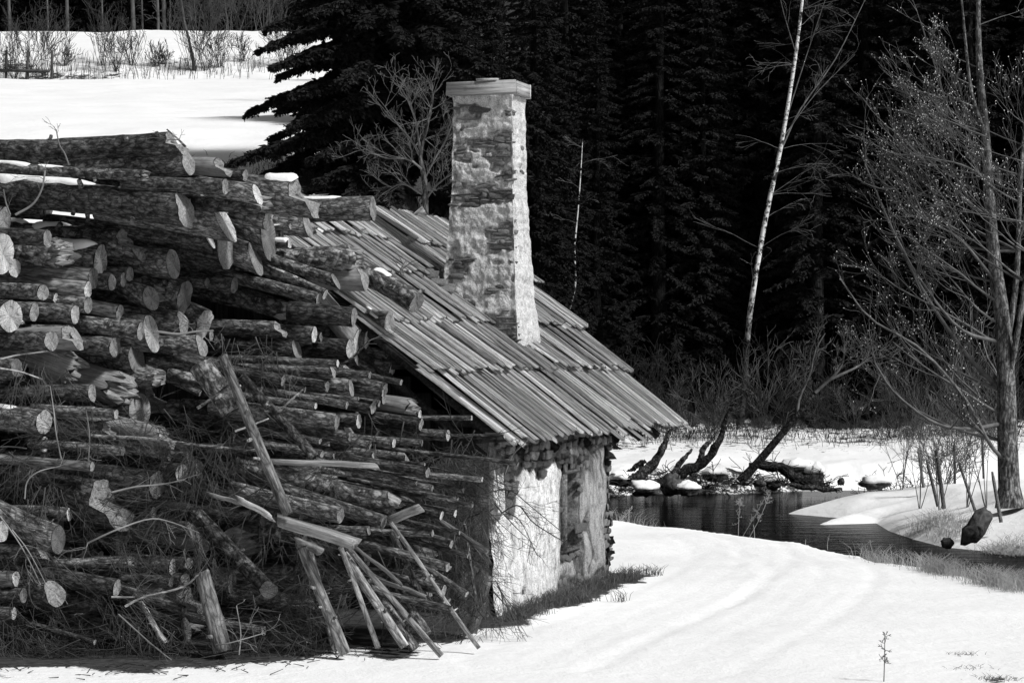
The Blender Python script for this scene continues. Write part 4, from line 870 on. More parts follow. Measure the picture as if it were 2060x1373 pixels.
def grow(base, d, L, r0, lev, rnd, out, tips, up=.15, spread=.8, wig=.18, kids=(3, 6), n=7, ratio=.55, grav=0.0):
    pts = [np.array(base, float)]; d = np.array(d, float); d /= np.linalg.norm(d)
    for i in range(n):
        d = d + rnd.normal(0, wig, 3)*(.6 if lev > 1 else 1) + np.array([0, 0, up - grav]) * .35; d /= np.linalg.norm(d); pts.append(pts[-1] + d*L/n)
    pts = np.array(pts); rr = r0*(1 - np.linspace(0, 1, n+1)*.8); out.append((pts, rr))
    if lev <= 0: tips.append(pts[-1]); tips.append(pts[-3]); return
    for k in range(rnd.integers(*kids)):
        t = rnd.uniform(.25, 1.0); i = min(int(t*n), n-1); b = pts[i] + (pts[i+1]-pts[i])*(t*n-i)
        ax = rnd.normal(0, 1, 3); tan = pts[i+1]-pts[i]; tan = tan/np.linalg.norm(tan); ax -= tan*(ax@tan); ax /= np.linalg.norm(ax)
        grow(b, tan + ax*spread*rnd.uniform(.6, 1.3), L*ratio*rnd.uniform(.7, 1.2)*(1.15 - .4*t), rr[i]*.55, lev-1, rnd, out, tips, up, spread, wig, kids, max(4, n-1), ratio, grav)
def split_mesh(polys, mat, thin=.006, name='branches'):
    """thick limbs with 7 sides, twigs with 3"""
    A = Acc(); big = [p for p in polys if p[1][0] > .03]; small = [p for p in polys if p[1][0] <= .03]
    if big: A.add(*tubes(big, 7))
    if small: A.add(*tubes([(p, np.maximum(r, thin)) for p, r in small], 3))
    return A.mesh(name, mat, True)
# --- the catkin tree on the right bank
def pxl(lst, D): return np.array([P(a, b, D + dd) for a, b, dd in lst])
rnd = np.random.default_rng(31); D = 51.5
x, y, z = ground_at_px(2030, D)
al = thing('alder_tree', 'bare many-branched tree dotted with bright catkins on the right bank', 'tree')
tr = curve(pxl([(2032, 1020, 0), (2027, 900, 0), (2024, 760, 0), (2016, 640, 0), (2000, 520, .1), (1990, 400, .2), (1983, 280, .2), (1972, 160, .2), (1968, 40, .3), (1972, -120, .3)], D), 26)
trr = np.interp(np.linspace(0, 1, 26), [0, .04, .2, .5, .75, 1], [.33, .235, .20, .13, .085, .03])
t2 = curve(pxl([(2024, 700, 0), (2045, 560, .1), (2052, 380, .3), (2068, 150, .5), (2075, -80, .7)], D), 16); t3 = curve(pxl([(2026, 780, 0), (2058, 600, -.4), (2085, 350, -.6), (2100, 100, -.6)], D), 14)
t4 = curve(pxl([(1983, 270, .2), (1955, 190, 0), (1940, 60, -.2), (1930, -60, -.3)], D), 10)
V, Qd = tubes([(tr, trr), (t2, np.linspace(.075, .02, 16)), (t3, np.linspace(.075, .02, 14)), (t4, np.linspace(.05, .015, 10))], 12)
obj('trunk', mesh('trunk', V, Qd, smooth=True, mats=M['alder']), al)
out, tips = [], []
for k in range(44):
    src = tr if k % 4 < 2 else (t2 if k % 4 == 2 else t3); t = rnd.uniform(.12, .98); b = src[int(t*(len(src)-1))]
    a = rnd.uniform(2.2, 4.1) if k % 3 else rnd.uniform(0, 6.28); L = (3.3 - 1.9*t)*rnd.uniform(.6, 1.15)
    grow(b, (math.cos(a), math.sin(a)*.9, rnd.uniform(.0, .55)), L, .036*(1.25-t), 3, rnd, out, tips, up=.22, spread=.55, wig=.12, kids=(3, 6), ratio=.62)
for pts_, r_ in (([(2020, 850, 0), (1950, 862, -.4), (1880, 850, -.6), (1800, 790, -.8), (1760, 730, -.9)], .05), ([(2022, 790, 0), (1950, 720, .3), (1860, 590, .5), (1790, 450, .6), (1740, 330, .6)], .06), ([(2018, 690, 0), (1930, 660, -.3), (1850, 560, -.5), (1800, 470, -.6)], .045),
                 ([(1998, 560, 0), (1930, 480, 0), (1860, 440, .2), (1800, 380, .3)], .035), ([(1988, 360, 0), (1930, 330, .2), (1850, 310, .3), (1790, 250, .3)], .03), ([(1983, 275, 0), (1920, 240, .1), (1880, 130, .2), (1850, 40, .2)], .03), ([(2024, 930, 0), (1990, 890, -.3), (1940, 800, -.6), (1850, 700, -.8), (1750, 640, -.9), (1690, 560, -1)], .05)):
    c = curve(pxl(pts_, D), 14); out.append((c, np.linspace(r_, r_*.3, 14)))
    for j in range(7): 
        i = rnd.integers(3, 14); tg = c[i]-c[i-1]; grow(c[i], tg/np.linalg.norm(tg) + rnd.normal(0, .55, 3), rnd.uniform(.7, 1.5), .018, 2, rnd, out, tips, up=.3, spread=.6, kids=(3, 5))
obj('branches', split_mesh(out, M['twig'], .0034), al)
T = np.array(tips); T = T[rnd.choice(len(T), min(2300, len(T)), replace=False)]; n = len(T)
dv = norm(rnd.normal(0, .6, (n, 3)) + [0, 0, -.6]); rn = norm(np.cross(dv, rnd.normal(0, 1, (n, 3)))); rn2 = np.cross(dv, rn); L = rnd.uniform(.028, .06, (n, 1)); w = .010
V = np.stack([T, T + dv*L*.5 + rn*w, T + dv*L*.5 - rn*.5*w + rn2*w, T + dv*L*.5 - rn*.5*w - rn2*w, T + dv*L], 1).reshape(-1, 3); i = np.arange(n)[:, None]*5
Tt = np.concatenate([np.concatenate([i + [0, a, b], i + [4, b, a]]) for a, b in ((1, 2), (2, 3), (3, 1))])
obj('catkins', mesh('catkins', V, None, Tt, mats=M['catkin']), al, kind='stuff')
for k, (a_, Dd, hh) in enumerate(((1850, 57, 2.6), (1890, 55, 2.2), (1945, 54, 3.0), (1985, 53, 2.4), (2050, 53, 2.6), (1815, 60, 2.4))):
    sap_rnd = np.random.default_rng(900 + k); sap = thing('sapling', 'thin bare sapling among the posts near the catkin tree', 'sapling', 'saplings around the catkin tree', ground_at_px(a_, Dd)); so, st_ = [], []
    for j in range(4): grow((0, 0, -.1), (sap_rnd.normal(0, .25), sap_rnd.normal(0, .25), 1), hh*sap_rnd.uniform(.7, 1.1), .014, 2, sap_rnd, so, st_, up=.2, spread=.5, wig=.08, kids=(4, 7))
    obj('branches', split_mesh(so, M['twig'], .0038), sap)
# --- birches
def birch(name, label, pts, D, r0, nb, seed, lim, twig=M['twig'], Lb=(1.2, 2.6), stems=()):
    rnd = np.random.default_rng(seed); t = thing(name, label, 'birch tree'); c = curve(pxl([(a, b, 0) for a, b in pts], D), 22)
    V, Qd = tubes([(c, np.linspace(r0, r0*.35, 22))], 9); obj('trunk', mesh('trunk', V, Qd, smooth=True, mats=M['birch']), t)
    out, tips = [], []
    for st, rr in stems:
        cc = curve(pxl([(a, b, dd) for a, b, dd in st], D), 10); out.append((cc, np.linspace(rr, rr*.35, 10)))
        for j in range(5): i = rnd.integers(3, 10); tg = cc[i]-cc[i-1]; grow(cc[i], tg/np.linalg.norm(tg) + rnd.normal(0, .4, 3), rnd.uniform(.6, 1.5), rr*.4, 1, rnd, out, tips, up=.1)
    for k in range(nb):
        q = rnd.uniform(*lim); i = int(q*21); a = rnd.choice([0, math.pi]) + rnd.normal(0, .6)
        grow(c[i], (math.cos(a), math.sin(a), rnd.uniform(.1, .8)), rnd.uniform(*Lb), r0*.10, 2, rnd, out, tips, up=-.02, spread=.5, wig=.14, kids=(2, 4), grav=.06)
    obj('branches', split_mesh(out, twig, .0045), t); return t
birch('birch_tree', 'tall white birch leaning right out of the dark wood', [(1490, 850), (1499, 740), (1510, 620), (1540, 440), (1570, 300), (1598, 130), (1612, 20), (1622, -80)], 83, .118, 26, 3, (.3, 1.0),
      stems=[([(1572, 300, 0), (1610, 220, .2), (1680, 120, .3), (1740, 0, .3)], .036), ([(1585, 230, 0), (1620, 120, 0), (1650, 30, -.2), (1680, -60, -.3)], .03), ([(1580, 270, 0), (1640, 190, .2), (1720, 110, .4)], .026), ([(1605, 120, 0), (1575, 20, -.2), (1560, -60, -.2)], .026)])
birch('young_birch', 'thin young birch stem rising behind the roof slope', [(1140, 640), (1157, 575), (1156, 500), (1163, 420), (1168, 350), (1172, 280)], 70, .035, 9, 4, (.2, 1), twig=M['twig_mid'], Lb=(.5, 1.2))
# --- bare small tree left of the chimney, shrubs, brush
def bare(name, label, cat, group, base, seed, n, L, r0, lev, mat, lean=.5, up=.25, thin=.006, spread=.7, kids=(3, 5), trunk=None):
    rnd = np.random.default_rng(seed); t = thing(name, label, cat, group, tuple(base)); out, tips = [], []
    for k in range(n):
        a = rnd.uniform(0, 6.28); rr = r0*rnd.uniform(.6, 1.2)
        grow((rnd.normal(0, .012*n**.5), rnd.normal(0, .012*n**.5), -.15), (math.cos(a)*lean*rnd.uniform(.2, 1), math.sin(a)*lean*rnd.uniform(.2, 1), 1), L*rnd.uniform(.6, 1.15), rr, lev, rnd, out, tips, up=up, spread=spread, kids=kids)
    obj('branches', split_mesh(out, mat, thin), t); return t
D = 44.0
ft = thing('bare_tree', 'small pale leafless tree with spreading twigs just behind the roof ridge', 'tree'); rnd = np.random.default_rng(77); out, tips = [], []
x, y, z = ground_at_px(855, D)
tk = curve(np.vstack([[(x, D, z - .3)], pxl([(856, 420, 0), (852, 350, 0), (846, 310, 0), (860, 250, 0), (870, 200, .1), (868, 165, .1)], D)]), 18); V, Qd = tubes([(tk, np.linspace(.065, .012, 18))], 8); obj('trunk', mesh('trunk', V, Qd, smooth=True, mats=M['alder']), ft)
for st in ([(852, 365, 0), (875, 320, .1), (900, 275, .2), (915, 230, .3)], [(848, 320, 0), (830, 285, .2), (800, 250, .3), (775, 215, .4)], [(853, 345, 0), (820, 320, -.2), (775, 318, -.3), (735, 300, -.3)], [(850, 390, 0), (810, 370, .2), (770, 390, .3)], [(856, 400, 0), (880, 370, -.1), (910, 350, -.2)], [(846, 300, 0), (835, 240, 0), (815, 190, 0)]):
    c = curve(pxl(st, D), 9); out.append((c, np.linspace(.030, .009, 9)))
    for j in range(11): i = rnd.integers(2, 9); tg = c[i]-c[i-1]; grow(c[i], tg/np.linalg.norm(tg) + rnd.normal(0, .5, 3), rnd.uniform(.35, .75), .008, 2, rnd, out, tips, up=.2, kids=(3, 5))
for j in range(16): i = rnd.integers(8, 18); grow(tk[i], rnd.normal(0, .6, 3) + [0, 0, .7], rnd.uniform(.4, .8), .009, 2, rnd, out, tips, up=.2, kids=(2, 4))
obj('branches', split_mesh(out, M['twig'], .0035), ft)
G_SH = 'grey shrubs at the edge of the wood'
for k in range(30):
    px = 1180 + k*30 + rt.uniform(-14, 14); Dd = rt.uniform(80, 86)
    bare('shrub', 'leafless grey shrub at the foot of the dark spruces beyond the stream', 'shrub', G_SH, ground_at_px(px, Dd), 200 + k, 9, rt.uniform(1.2, 2.6), .014, 2, M['twig_dark'] if k % 3 else M['twig_mid'], lean=.6, thin=.007, kids=(3, 6))
for k, (px, Dd, L) in enumerate(((30, 103, 2.2), (62, 104, 2.6), (90, 103.5, 2.4), (205, 105, 2.4), (235, 104, 2.0), (265, 105, 1.6), (388, 104.5, 2.4), (412, 104.5, 2.2), (440, 105, 1.3), (490, 106, 1.2), (570, 105, 1.9), (590, 105, 1.5), (130, 105, 1.0), (330, 105.5, .9), (310, 105, 1.0))):
    bare('field_shrub', 'dark leafless bush on the ditch across the snowy field', 'shrub', 'bushes along the field ditch', ground_at_px(px, Dd), 300 + k, 13, L, .016, 2, M['field_twig'], lean=.7, thin=.009, kids=(2, 5))
for k in range(16): bare('far_bare_tree', 'grey leafless tree in the pale thicket above the field', 'tree', 'grey trees above the field', ground_at_px(340 + k*15 + rt.uniform(-6, 6), 150 + (k % 4)*2), 600 + k, 3, 4.5, .05, 3, M['far_tree'], lean=.3, thin=.012, kids=(3, 6))
bare('slender_tree', 'slender bare tree rising from the bushes on the field ditch', 'tree', None, ground_at_px(392, 104.5), 411, 1, 5.5, .07, 3, M['far_tree'], lean=.1, thin=.01)
for px in (12, 55, 104): 
    x, y, z = ground_at_px(px, 103); V, Qd = tubes([(np.array([[0, 0, -.3], [.02, 0, 1.2], [.02, 0, 1.25]]), np.array([.07, .06, .01]))], 7)
    o = obj('fence_post', mesh('fence_post', V, Qd, mats=M['field_twig']), label='dark wooden fence post standing in the bushes of the field ditch', category='fence post', group='posts on the field ditch'); o.location = (x, y, z)
for dz, lab in ((.28, 'dark fence rail between the posts on the field ditch'),):
    a, b = np.array(ground_at_px(-60, 102.9)), np.array(ground_at_px(100, 102.9)); z = max(a[2], b[2])
    V, Qd = tubes([(np.array([[a[0], a[1], z+dz], [(a[0]+b[0])/2, a[1], z+dz+.03], [b[0], b[1], z+dz]]), np.array([.07, .07, .07]))], 6); obj('fence_rail', mesh('fence_rail', V, Qd, mats=M['field_twig']), label=lab, category='fence rail')

# ------------------------------------------------------------------ far bank: dead stems, leaning tree, fallen trunk, boulders
def stem(name, label, cat, pts, D, r, mat, group=None, sides=10, n=30, rough=.42):
    seed = len(label)
    c = curve(pxl([(a, b, 0) for a, b in pts], D), n); rr = np.interp(np.linspace(0, 1, n), np.linspace(0, 1, len(r)), np.array(r)/F*D/2); V, Qd = tubes([(c, rr)], sides)
    kink = np.cumsum(np.random.default_rng(seed).normal(0, .012, (n, 3)), 0); c = c + kink; V = V + np.repeat(kink, sides, 0)
    i = np.repeat(np.arange(n), sides); cc = c[i]; off = V - cc; V = cc + off*(1 + rough*2*fbm(V[:, 0]*6, V[:, 1]*6, V[:, 2]*3.5, 3))[:, None]
    caps = [[sides*(n-1)+k for k in range(sides)]]; Vc = np.vstack([V, c[-1]]); T = [[sides*(n-1)+k, sides*(n-1)+(k+1) % sides, len(V)] for k in range(sides)]
    o = obj(name, mesh(name, Vc, Qd, T, smooth=True, mats=mat)); o['label'] = label; o['category'] = cat
    if group: o['group'] = group
    return o
GD = 'dead broken stems on the far bank'
stem('dead_stem', 'tallest dead broken stem curving up with a splintered pale tip on the far bank', 'dead tree', [(1330, 985), (1372, 958), (1420, 935), (1450, 890), (1466, 840), (1478, 832)], 67.6, [22, 24, 17, 13, 10, 6], M['driftwood'], GD)
stem('dead_stem', 'dead broken stem rising from its side with a thin grey tip beside the hut', 'dead tree', [(1262, 965), (1298, 945), (1325, 912), (1340, 875), (1354, 855)], 67.3, [14, 20, 17, 9, 3], M['driftwood'], GD)
stem('dead_stem', 'jagged short dead stem forked between two taller broken stems', 'dead tree', [(1318, 978), (1352, 955), (1375, 925), (1392, 902)], 67.4, [14, 14, 9, 4], M['driftwood'], GD)
stem('dead_stem', 'stubby dead stem with a hooked top on the tallest broken stem', 'dead tree', [(1385, 955), (1408, 925), (1418, 900), (1430, 886)], 67.8, [14, 12, 10, 6], M['driftwood'], GD)
stem('drift_log', 'short smooth drift log lying aslant in the snow by the hut', 'log', [(1262, 948), (1280, 935), (1302, 920)], 68.6, [6, 10, 8], M['driftwood'])
stem('drift_log', 'thin drift stick lying beside the short smooth drift log', 'log', [(1272, 958), (1285, 946), (1296, 932)], 68.2, [6, 8, 4], M['driftwood'])
stem('fallen_trunk', 'thick bent trunk lying along the water edge of the far bank', 'log', [(1508, 938), (1545, 938), (1580, 950), (1612, 968), (1652, 974)], 68.2, [14, 20, 24, 24, 18], M['driftwood'], sides=12)
stem('fallen_trunk', 'dark sunken trunk below the thick bent one at the waterline', 'log', [(1590, 976), (1620, 983), (1660, 985), (1690, 984)], 67.8, [8, 12, 11, 5], M['driftwood'], sides=10)
lt = thing('leaning_tree', 'thin bare tree leaning right over the far bank with a forked crown', 'tree'); rnd = np.random.default_rng(5); out, tips = [], []; D = 67.6
c = curve(pxl([(1488, 968, 0), (1520, 935, 0), (1562, 885, 0), (1600, 840, 0), (1628, 805, 0), (1660, 765, .2), (1700, 735, .4)], D), 18); V, Qd = tubes([(c, np.linspace(.135, .04, 18))], 8); obj('trunk', mesh('trunk', V, Qd, smooth=True, mats=M['driftwood']), lt)
for st in ([(1604, 835, 0), (1608, 800, 0), (1630, 750, -.1), (1640, 705, -.2), (1660, 670, -.2)], [(1665, 765, .2), (1720, 740, .3), (1750, 720, .4)], [(1640, 790, 0), (1690, 740, 0), (1700, 690, 0)]):
    cc = curve(pxl(st, D), 10); out.append((cc, np.linspace(.05, .014, 10)))
    for j in range(8): i = rnd.integers(3, 10); tg = cc[i]-cc[i-1]; grow(cc[i], tg/np.linalg.norm(tg) + rnd.normal(0, .5, 3), rnd.uniform(.4, 1.1), .012, 2, rnd, out, tips, up=.2)
for j in range(10): i = rnd.integers(3, 10); grow(c[i], rnd.normal(0, .7, 3) + [0, 0, .2], rnd.uniform(.4, .9), .010, 1, rnd, out, tips, up=.2)
obj('branches', split_mesh(out, M['twig_mid'], .007), lt)
def boulder(label, px, py, w, h, D, seed, snow=True, mat='rock', dep=None, tilt=0.0, soft=False):
    r = np.random.default_rng(seed); nu, nv = 22, 14; u, v = np.meshgrid(np.arange(nu)/nu*2*math.pi, np.linspace(-math.pi/2, math.pi/2, nv), indexing='ij')
    d = np.stack([np.cos(v)*np.cos(u), np.cos(v)*np.sin(u), np.sin(v)], -1); rr = 1 + (.12 if soft else .55)*np.round(4*fbm(d[..., 0]*1.5 + seed, d[..., 1]*1.5, d[..., 2]*1.5, 2))/4 + .35*fbm(d[..., 0]*2.6 + seed, d[..., 1]*2.6, d[..., 2]*2.6, 2) + .12*fbm(d[..., 0]*6, d[..., 1]*6, d[..., 2]*6 + seed, 2)
    W, Hh = w/F*D/2, h/F*D/2; V = d*rr[..., None]*np.array([W, dep or W*.8, Hh])
    i = np.arange(nu*nv).reshape(nu, nv); j = np.roll(i, -1, 0); Qd = np.stack([i[:, :-1], j[:, :-1], j[:, 1:], i[:, 1:]], -1).reshape(-1, 4)
    me = mesh('rock', V.reshape(-1, 3), Qd, smooth=False, mats=M[mat]); t = thing('boulder', label, 'boulder', None, tuple(P(px, py, D))); t.rotation_euler = (0, tilt, r.uniform(0, .4)); obj('rock', me, t)
    if snow:
        k = int(nv*.45); vs = V[:, k:, :].copy(); nn = d[:, k:, :]; vs = vs + nn*.05 + [0, 0, .02]; vs[:, 0] -= nn[:, 0]*.09; n2 = nv-k; i = np.arange(nu*n2).reshape(nu, n2); j = np.roll(i, -1, 0)
        obj('snow_cap', mesh('snow_cap', vs.reshape(-1, 3), np.stack([i[:, :-1], j[:, :-1], j[:, 1:], i[:, 1:]], -1).reshape(-1, 4), smooth=True, mats=M['snow']), t)
for a in (('dark rounded boulder at the foot of the tallest dead stem', 1352, 975, 42, 42, 66.6, 1, False), ('snowy stone between the waterline and the drift logs', 1300, 985, 50, 26, 66.4, 2), ('low snow capped stone beside the dark rounded boulder', 1385, 985, 40, 26, 66.2, 3),
          ('broad snow covered rock behind the thick bent trunk', 1600, 940, 60, 28, 69.5, 4), ('dark rock under the thick bent trunk', 1555, 970, 44, 26, 68.9, 5), ('rugged rock at the end of the thick bent trunk', 1640, 952, 40, 32, 69.4, 6),
          ('small dark stone alone on the far bank waterline', 1692, 968, 14, 16, 69, 7, False), ('dark stone under the brush heap of the far bank', 1742, 972, 30, 16, 69, 8, False), ('low stone in the snow near the leaning tree foot', 1527, 972, 24, 14, 67.5, 9, False), ('earthy lump of root and stone behind the broken stems', 1440, 955, 50, 28, 69, 14),
          ('small dark root lump below the hut corner bank', 1250, 965, 50, 26, 67.5, 15)): boulder(*a)
for k, (a, b, Dd, L, lab) in enumerate(((1300, 972, 67.2, .9, 'dark tangle of roots beneath the broken dead stems'), (1360, 968, 67.3, 1.0, 'root tangle around the dark rounded boulder'), (1420, 972, 67.4, .8, 'dry grass hump and roots right of the tallest stem'), (1500, 965, 67.8, .7, 'twiggy roots at the foot of the leaning tree'),
                                        (1580, 965, 68.0, .8, 'dark roots under the thick bent trunk'), (1650, 968, 68.6, .7, 'driftwood tangle at the end of the bent trunk'))):
    bare('root_tangle', lab, 'roots', 'root tangles along the far bank', tuple(P(a, b, Dd)), 700 + k, 16, L, .022, 1, M['twig_dark'], lean=3.0, up=-.15, thin=.010, spread=1.0)
def slab_rock(label, pts, D, th, seed):
    r = np.random.default_rng(seed); pts = np.array(pts, float); c0 = pts.mean(0); fine = []
    for k in range(len(pts)):
        for f in (0, .34, .67): fine.append(pts[k]*(1-f) + pts[(k+1) % len(pts)]*f + r.normal(0, 1.2, 2))
    fine = np.array(fine); n = len(fine); L = []
    for sc, dd in ((.45, -.08), (.78, -.02), (1.0, .12*th), (1.02, .6*th), (.8, th)): L.append(np.array([P(*(c0 + (p-c0)*sc), D + dd + r.normal(0, .02)) for p in fine]))
    L.append(P(*c0, D - .12)[None]); V = np.concatenate(L); k = np.arange(n); k2 = (k+1) % n
    Q = np.concatenate([np.stack([j*n+k, j*n+k2, (j+1)*n+k2, (j+1)*n+k], -1) for j in range(4)])
    o = obj('boulder', mesh('boulder', V, Q, np.stack([k2, k, np.full(n, 5*n)], -1), mats=M['rock'])); o['label'] = label; o['category'] = 'boulder'
slab_rock('big dark tilted boulder under the fence posts at the waterline', [(1930, 1098), (1938, 1062), (1962, 1028), (1980, 1018), (1997, 1034), (1988, 1062), (1968, 1090)], 48.3, .6, 3)
boulder('small dark stone beside the big tilted boulder', 1906, 1092, 26, 22, 48.7, 11, False, 'rock', None, 0, True)
boulder('snow capped stone at the tip of the right bank', 1765, 972, 50, 22, 63.5, 12)
# fence posts on the right bank
for k, (x0, y0, x1, y1, w, D, lab) in enumerate(((1864, 925, 1887, 1006, 9, 54, 'leaning fence post paired with a taller one on the right bank'), (1884, 905, 1899, 1011, 11, 53.5, 'taller leaning post of the pair on the right bank'), (1929, 929, 1962, 1016, 8, 51.5, 'strongly tilted thin post between the pair and the catkin tree'),
        (1996, 948, 2014, 1038, 10, 49.5, 'short post standing close beside the catkin tree'), (1920, 888, 1920, 968, 7, 60, 'thin upright stake behind the pair of leaning posts'), (1974, 862, 1979, 950, 6, 62, 'slim far stake seen behind the catkin tree'), (1847, 901, 1858, 968, 8, 59, 'slightly tilted stake by the brush heap'))):
    a, b = P(x0, y0, D), P(x1, y1 + 12, D); X = Vector(a-b); L = X.length; r0 = .72*w/F*D/2
    nn = 8; z = np.linspace(0, L, nn); V, Qd = tubes([(np.column_stack([.01*np.sin(z*3+k), 0*z, z]), np.append(np.linspace(r0*1.1, r0*.95, nn-1), r0*.6))], 8)
    o = obj('fence_post', mesh('fence_post', V, Qd, mats=M['post'])); o['label'] = lab; o['category'] = 'fence post'; o['group'] = 'old posts on the right bank'; o.location = b; o.rotation_euler = X.to_track_quat('Z', 'Y').to_euler()

# ------------------------------------------------------------------ twigs, brush and grass
def blades(name, label, cat, pts, L, mat, seed, w=.004, lean=.5, n=None, kind='stuff'):
    """curved dry blades standing at pts (Nx3)"""
    r = np.random.default_rng(seed); N = len(pts); a = r.uniform(0, 6.28, N); d = np.column_stack([np.cos(a), np.sin(a), np.zeros(N)])*(r.uniform(.1, 1, N)*lean)[:, None]
    l = r.uniform(.4, 1.2, N)*L; b = np.asarray(pts, float); polys = []
    m = b + (d*.3 + [0, 0, .55])*l[:, None]; e = b + (d*1.0 + [0, 0, .85])*l[:, None]
    for k in range(N): polys.append((np.array([b[k], m[k], e[k]]), np.array([w, w*.8, w*.3])))
    V, Qd = tubes(polys, 3); return obj(name, mesh(name, V, Qd, mats=mat), label=label, category=cat, kind=kind)
r = np.random.default_rng(9)
def strip(pxs, n, spread, dz=-.02):
    p = curve(np.array([ground_at_px(a, D) for a, D in pxs]), 120)[r.integers(0, 120, n)] + np.column_stack([r.normal(0, spread, n), r.normal(0, spread, n), np.zeros(n)]); p[:, 2] = terrain(p[:, 0], p[:, 1]) + dz; return p
blades('bank_grass', 'dry grass tufts along the near bank of the stream', 'grass', np.vstack([strip([(1740, 37.4), (1850, 35.2), (1900, 34.2), (1980, 32.8), (2060, 31.6)], 700, .14), strip([(1240, 43.8), (1330, 43.2)], 110, .08), strip([(1870, 34.9), (1930, 33.8)], 420, .10), strip([(1985, 32.8), (2070, 31.3)], 700, .15), strip([(1755, 37.2), (1790, 36.6)], 120, .07)]), .30, M['reed'], 1, w=.0032, lean=1.0)
blades('snow_grass', 'low dry grass tips poking through the open snow', 'grass', np.vstack([strip([(1935, 25), (1955, 25)], 50, .08), strip([(1985, 23.2), (2040, 23.1)], 130, .09), strip([(1920, 24), (1980, 24)], 40, .10)]), .055, M['twig_mid'], 11, w=.003, lean=1.8)
blades('bank_grass', 'frosted grass hanging over the right bank edge beside the tilted boulder', 'grass', np.vstack([strip([(1860, 53.5), (1900, 51.5), (1945, 50)], 700, .25), strip([(1995, 48.6), (2050, 47.8)], 800, .2)]), .32, mk_plain('frosted_grass', .35, .75, 3), 2, w=.005, lean=1.2)
blades('wall_grass', 'dark matted grass at the foot of the hut wall', 'grass', np.array([[*(np.array([-.086, 28]) + np.array([.301, .953])*u + np.array([-.953, .301])*w), 0] for u, w in zip(np.repeat(r.uniform(.2, 6.6, 70), 26) + r.normal(0, .10, 1820), np.repeat(.26 - np.abs(r.normal(0, .24, 70)), 26) + r.normal(0, .06, 1820))]) , .17, M['twig_mid'], 3, w=.004, lean=1.0)
blades('forest_edge_grass', 'tangled dry growth along the edge of the wood', 'grass', strip([(1200, 82.5), (1500, 82), (1800, 81.5), (2100, 81)], 1700, 1.8), .5, M['twig_dark'], 4, w=.009, lean=1.3)
blades('slope_grass', 'dark grass tufts poking through the snow under the big spruce', 'grass', strip([(560, 51), (660, 50), (760, 50.5), (840, 52)], 2200, 1.6), .22, M['twig_dark'], 5, w=.008, lean=1.2)
blades('ditch_grass', 'dry stalks along the ditch across the snowy field', 'grass', strip([(-40, 103.5), (200, 104), (400, 104.5), (600, 105)], 700, 1.2), .6, M['field_twig'], 6, w=.011, lean=.5)
def weed(label, px, py0, py1, D, seed, lean=0.0, heads=True):
    rnd = np.random.default_rng(seed); t = thing('dry_weed', label, 'weed', 'single dry stalks in the snow', (0, 0, 0)); b, e = P(px, py0, D), P(px + lean, py1, D); c = curve(np.array([b, (b+e)/2 + rnd.normal(0, .01, 3), e]), 8)
    V, Qd = tubes([(c, np.linspace(.0055, .0035, 8))], 4); wm = M['twig_mid'] if D < 30 else M['reed']; obj('stalk', mesh('stalk', V, Qd, mats=wm), t); out, tips = [], []
    for k in range(22 if heads else 3): i = rnd.integers(3, 8); grow(c[i], rnd.normal(0, .7, 3) + [0, 0, .5], abs(e[2]-b[2])*rnd.uniform(.06, .2), .0035, 1 if heads else 0, rnd, out, tips, kids=(2, 4))
    obj('seed_head', split_mesh(out, wm, .003), t)
weed('feathery dry weed standing alone in the open snow', 1778, 1372, 1280, 22.95, 1, 2)
for a in (('tall thin weed with drooping pods on the near bank', 1492, 1082, 1004, 41.5, 2, 45), ('slim weed with seed pods beside the tall thin one', 1506, 1083, 1000, 41.4, 3, 40), ('bushy weed head leaning over the dark water', 1485, 1084, 1008, 41.4, 4, 4), ('short bent weed at the hut corner', 1230, 1065, 1022, 44, 5, 42), ('thin bare stalk on the near bank edge', 1518, 1085, 1055, 41.2, 6, -2, False),
          ('short stub of reed on the near bank', 1620, 1100, 1085, 39.3, 7, 1, False), ('straight reed stub sticking out of the bank snow', 1665, 1105, 1077, 38.8, 8, 3, False), ('crossed dry reed near the bank tufts', 1760, 1122, 1085, 37.3, 9, -10, False)): weed(*a)
# snow pads, brush heap under the catkin tree
bare('brush_heap', 'dark tangled brush heap behind the posts on the right bank', 'brush', None, ground_at_px(1830, 66), 501, 60, 1.3, .014, 2, M['twig_dark'], lean=2.2, up=-.1, thin=.008)
bare('brush_heap', 'smaller thorny brush by the catkin tree foot', 'brush', None, ground_at_px(1900, 60), 502, 30, 1.5, .012, 2, M['twig_mid'], lean=1.2, up=.0, thin=.006)
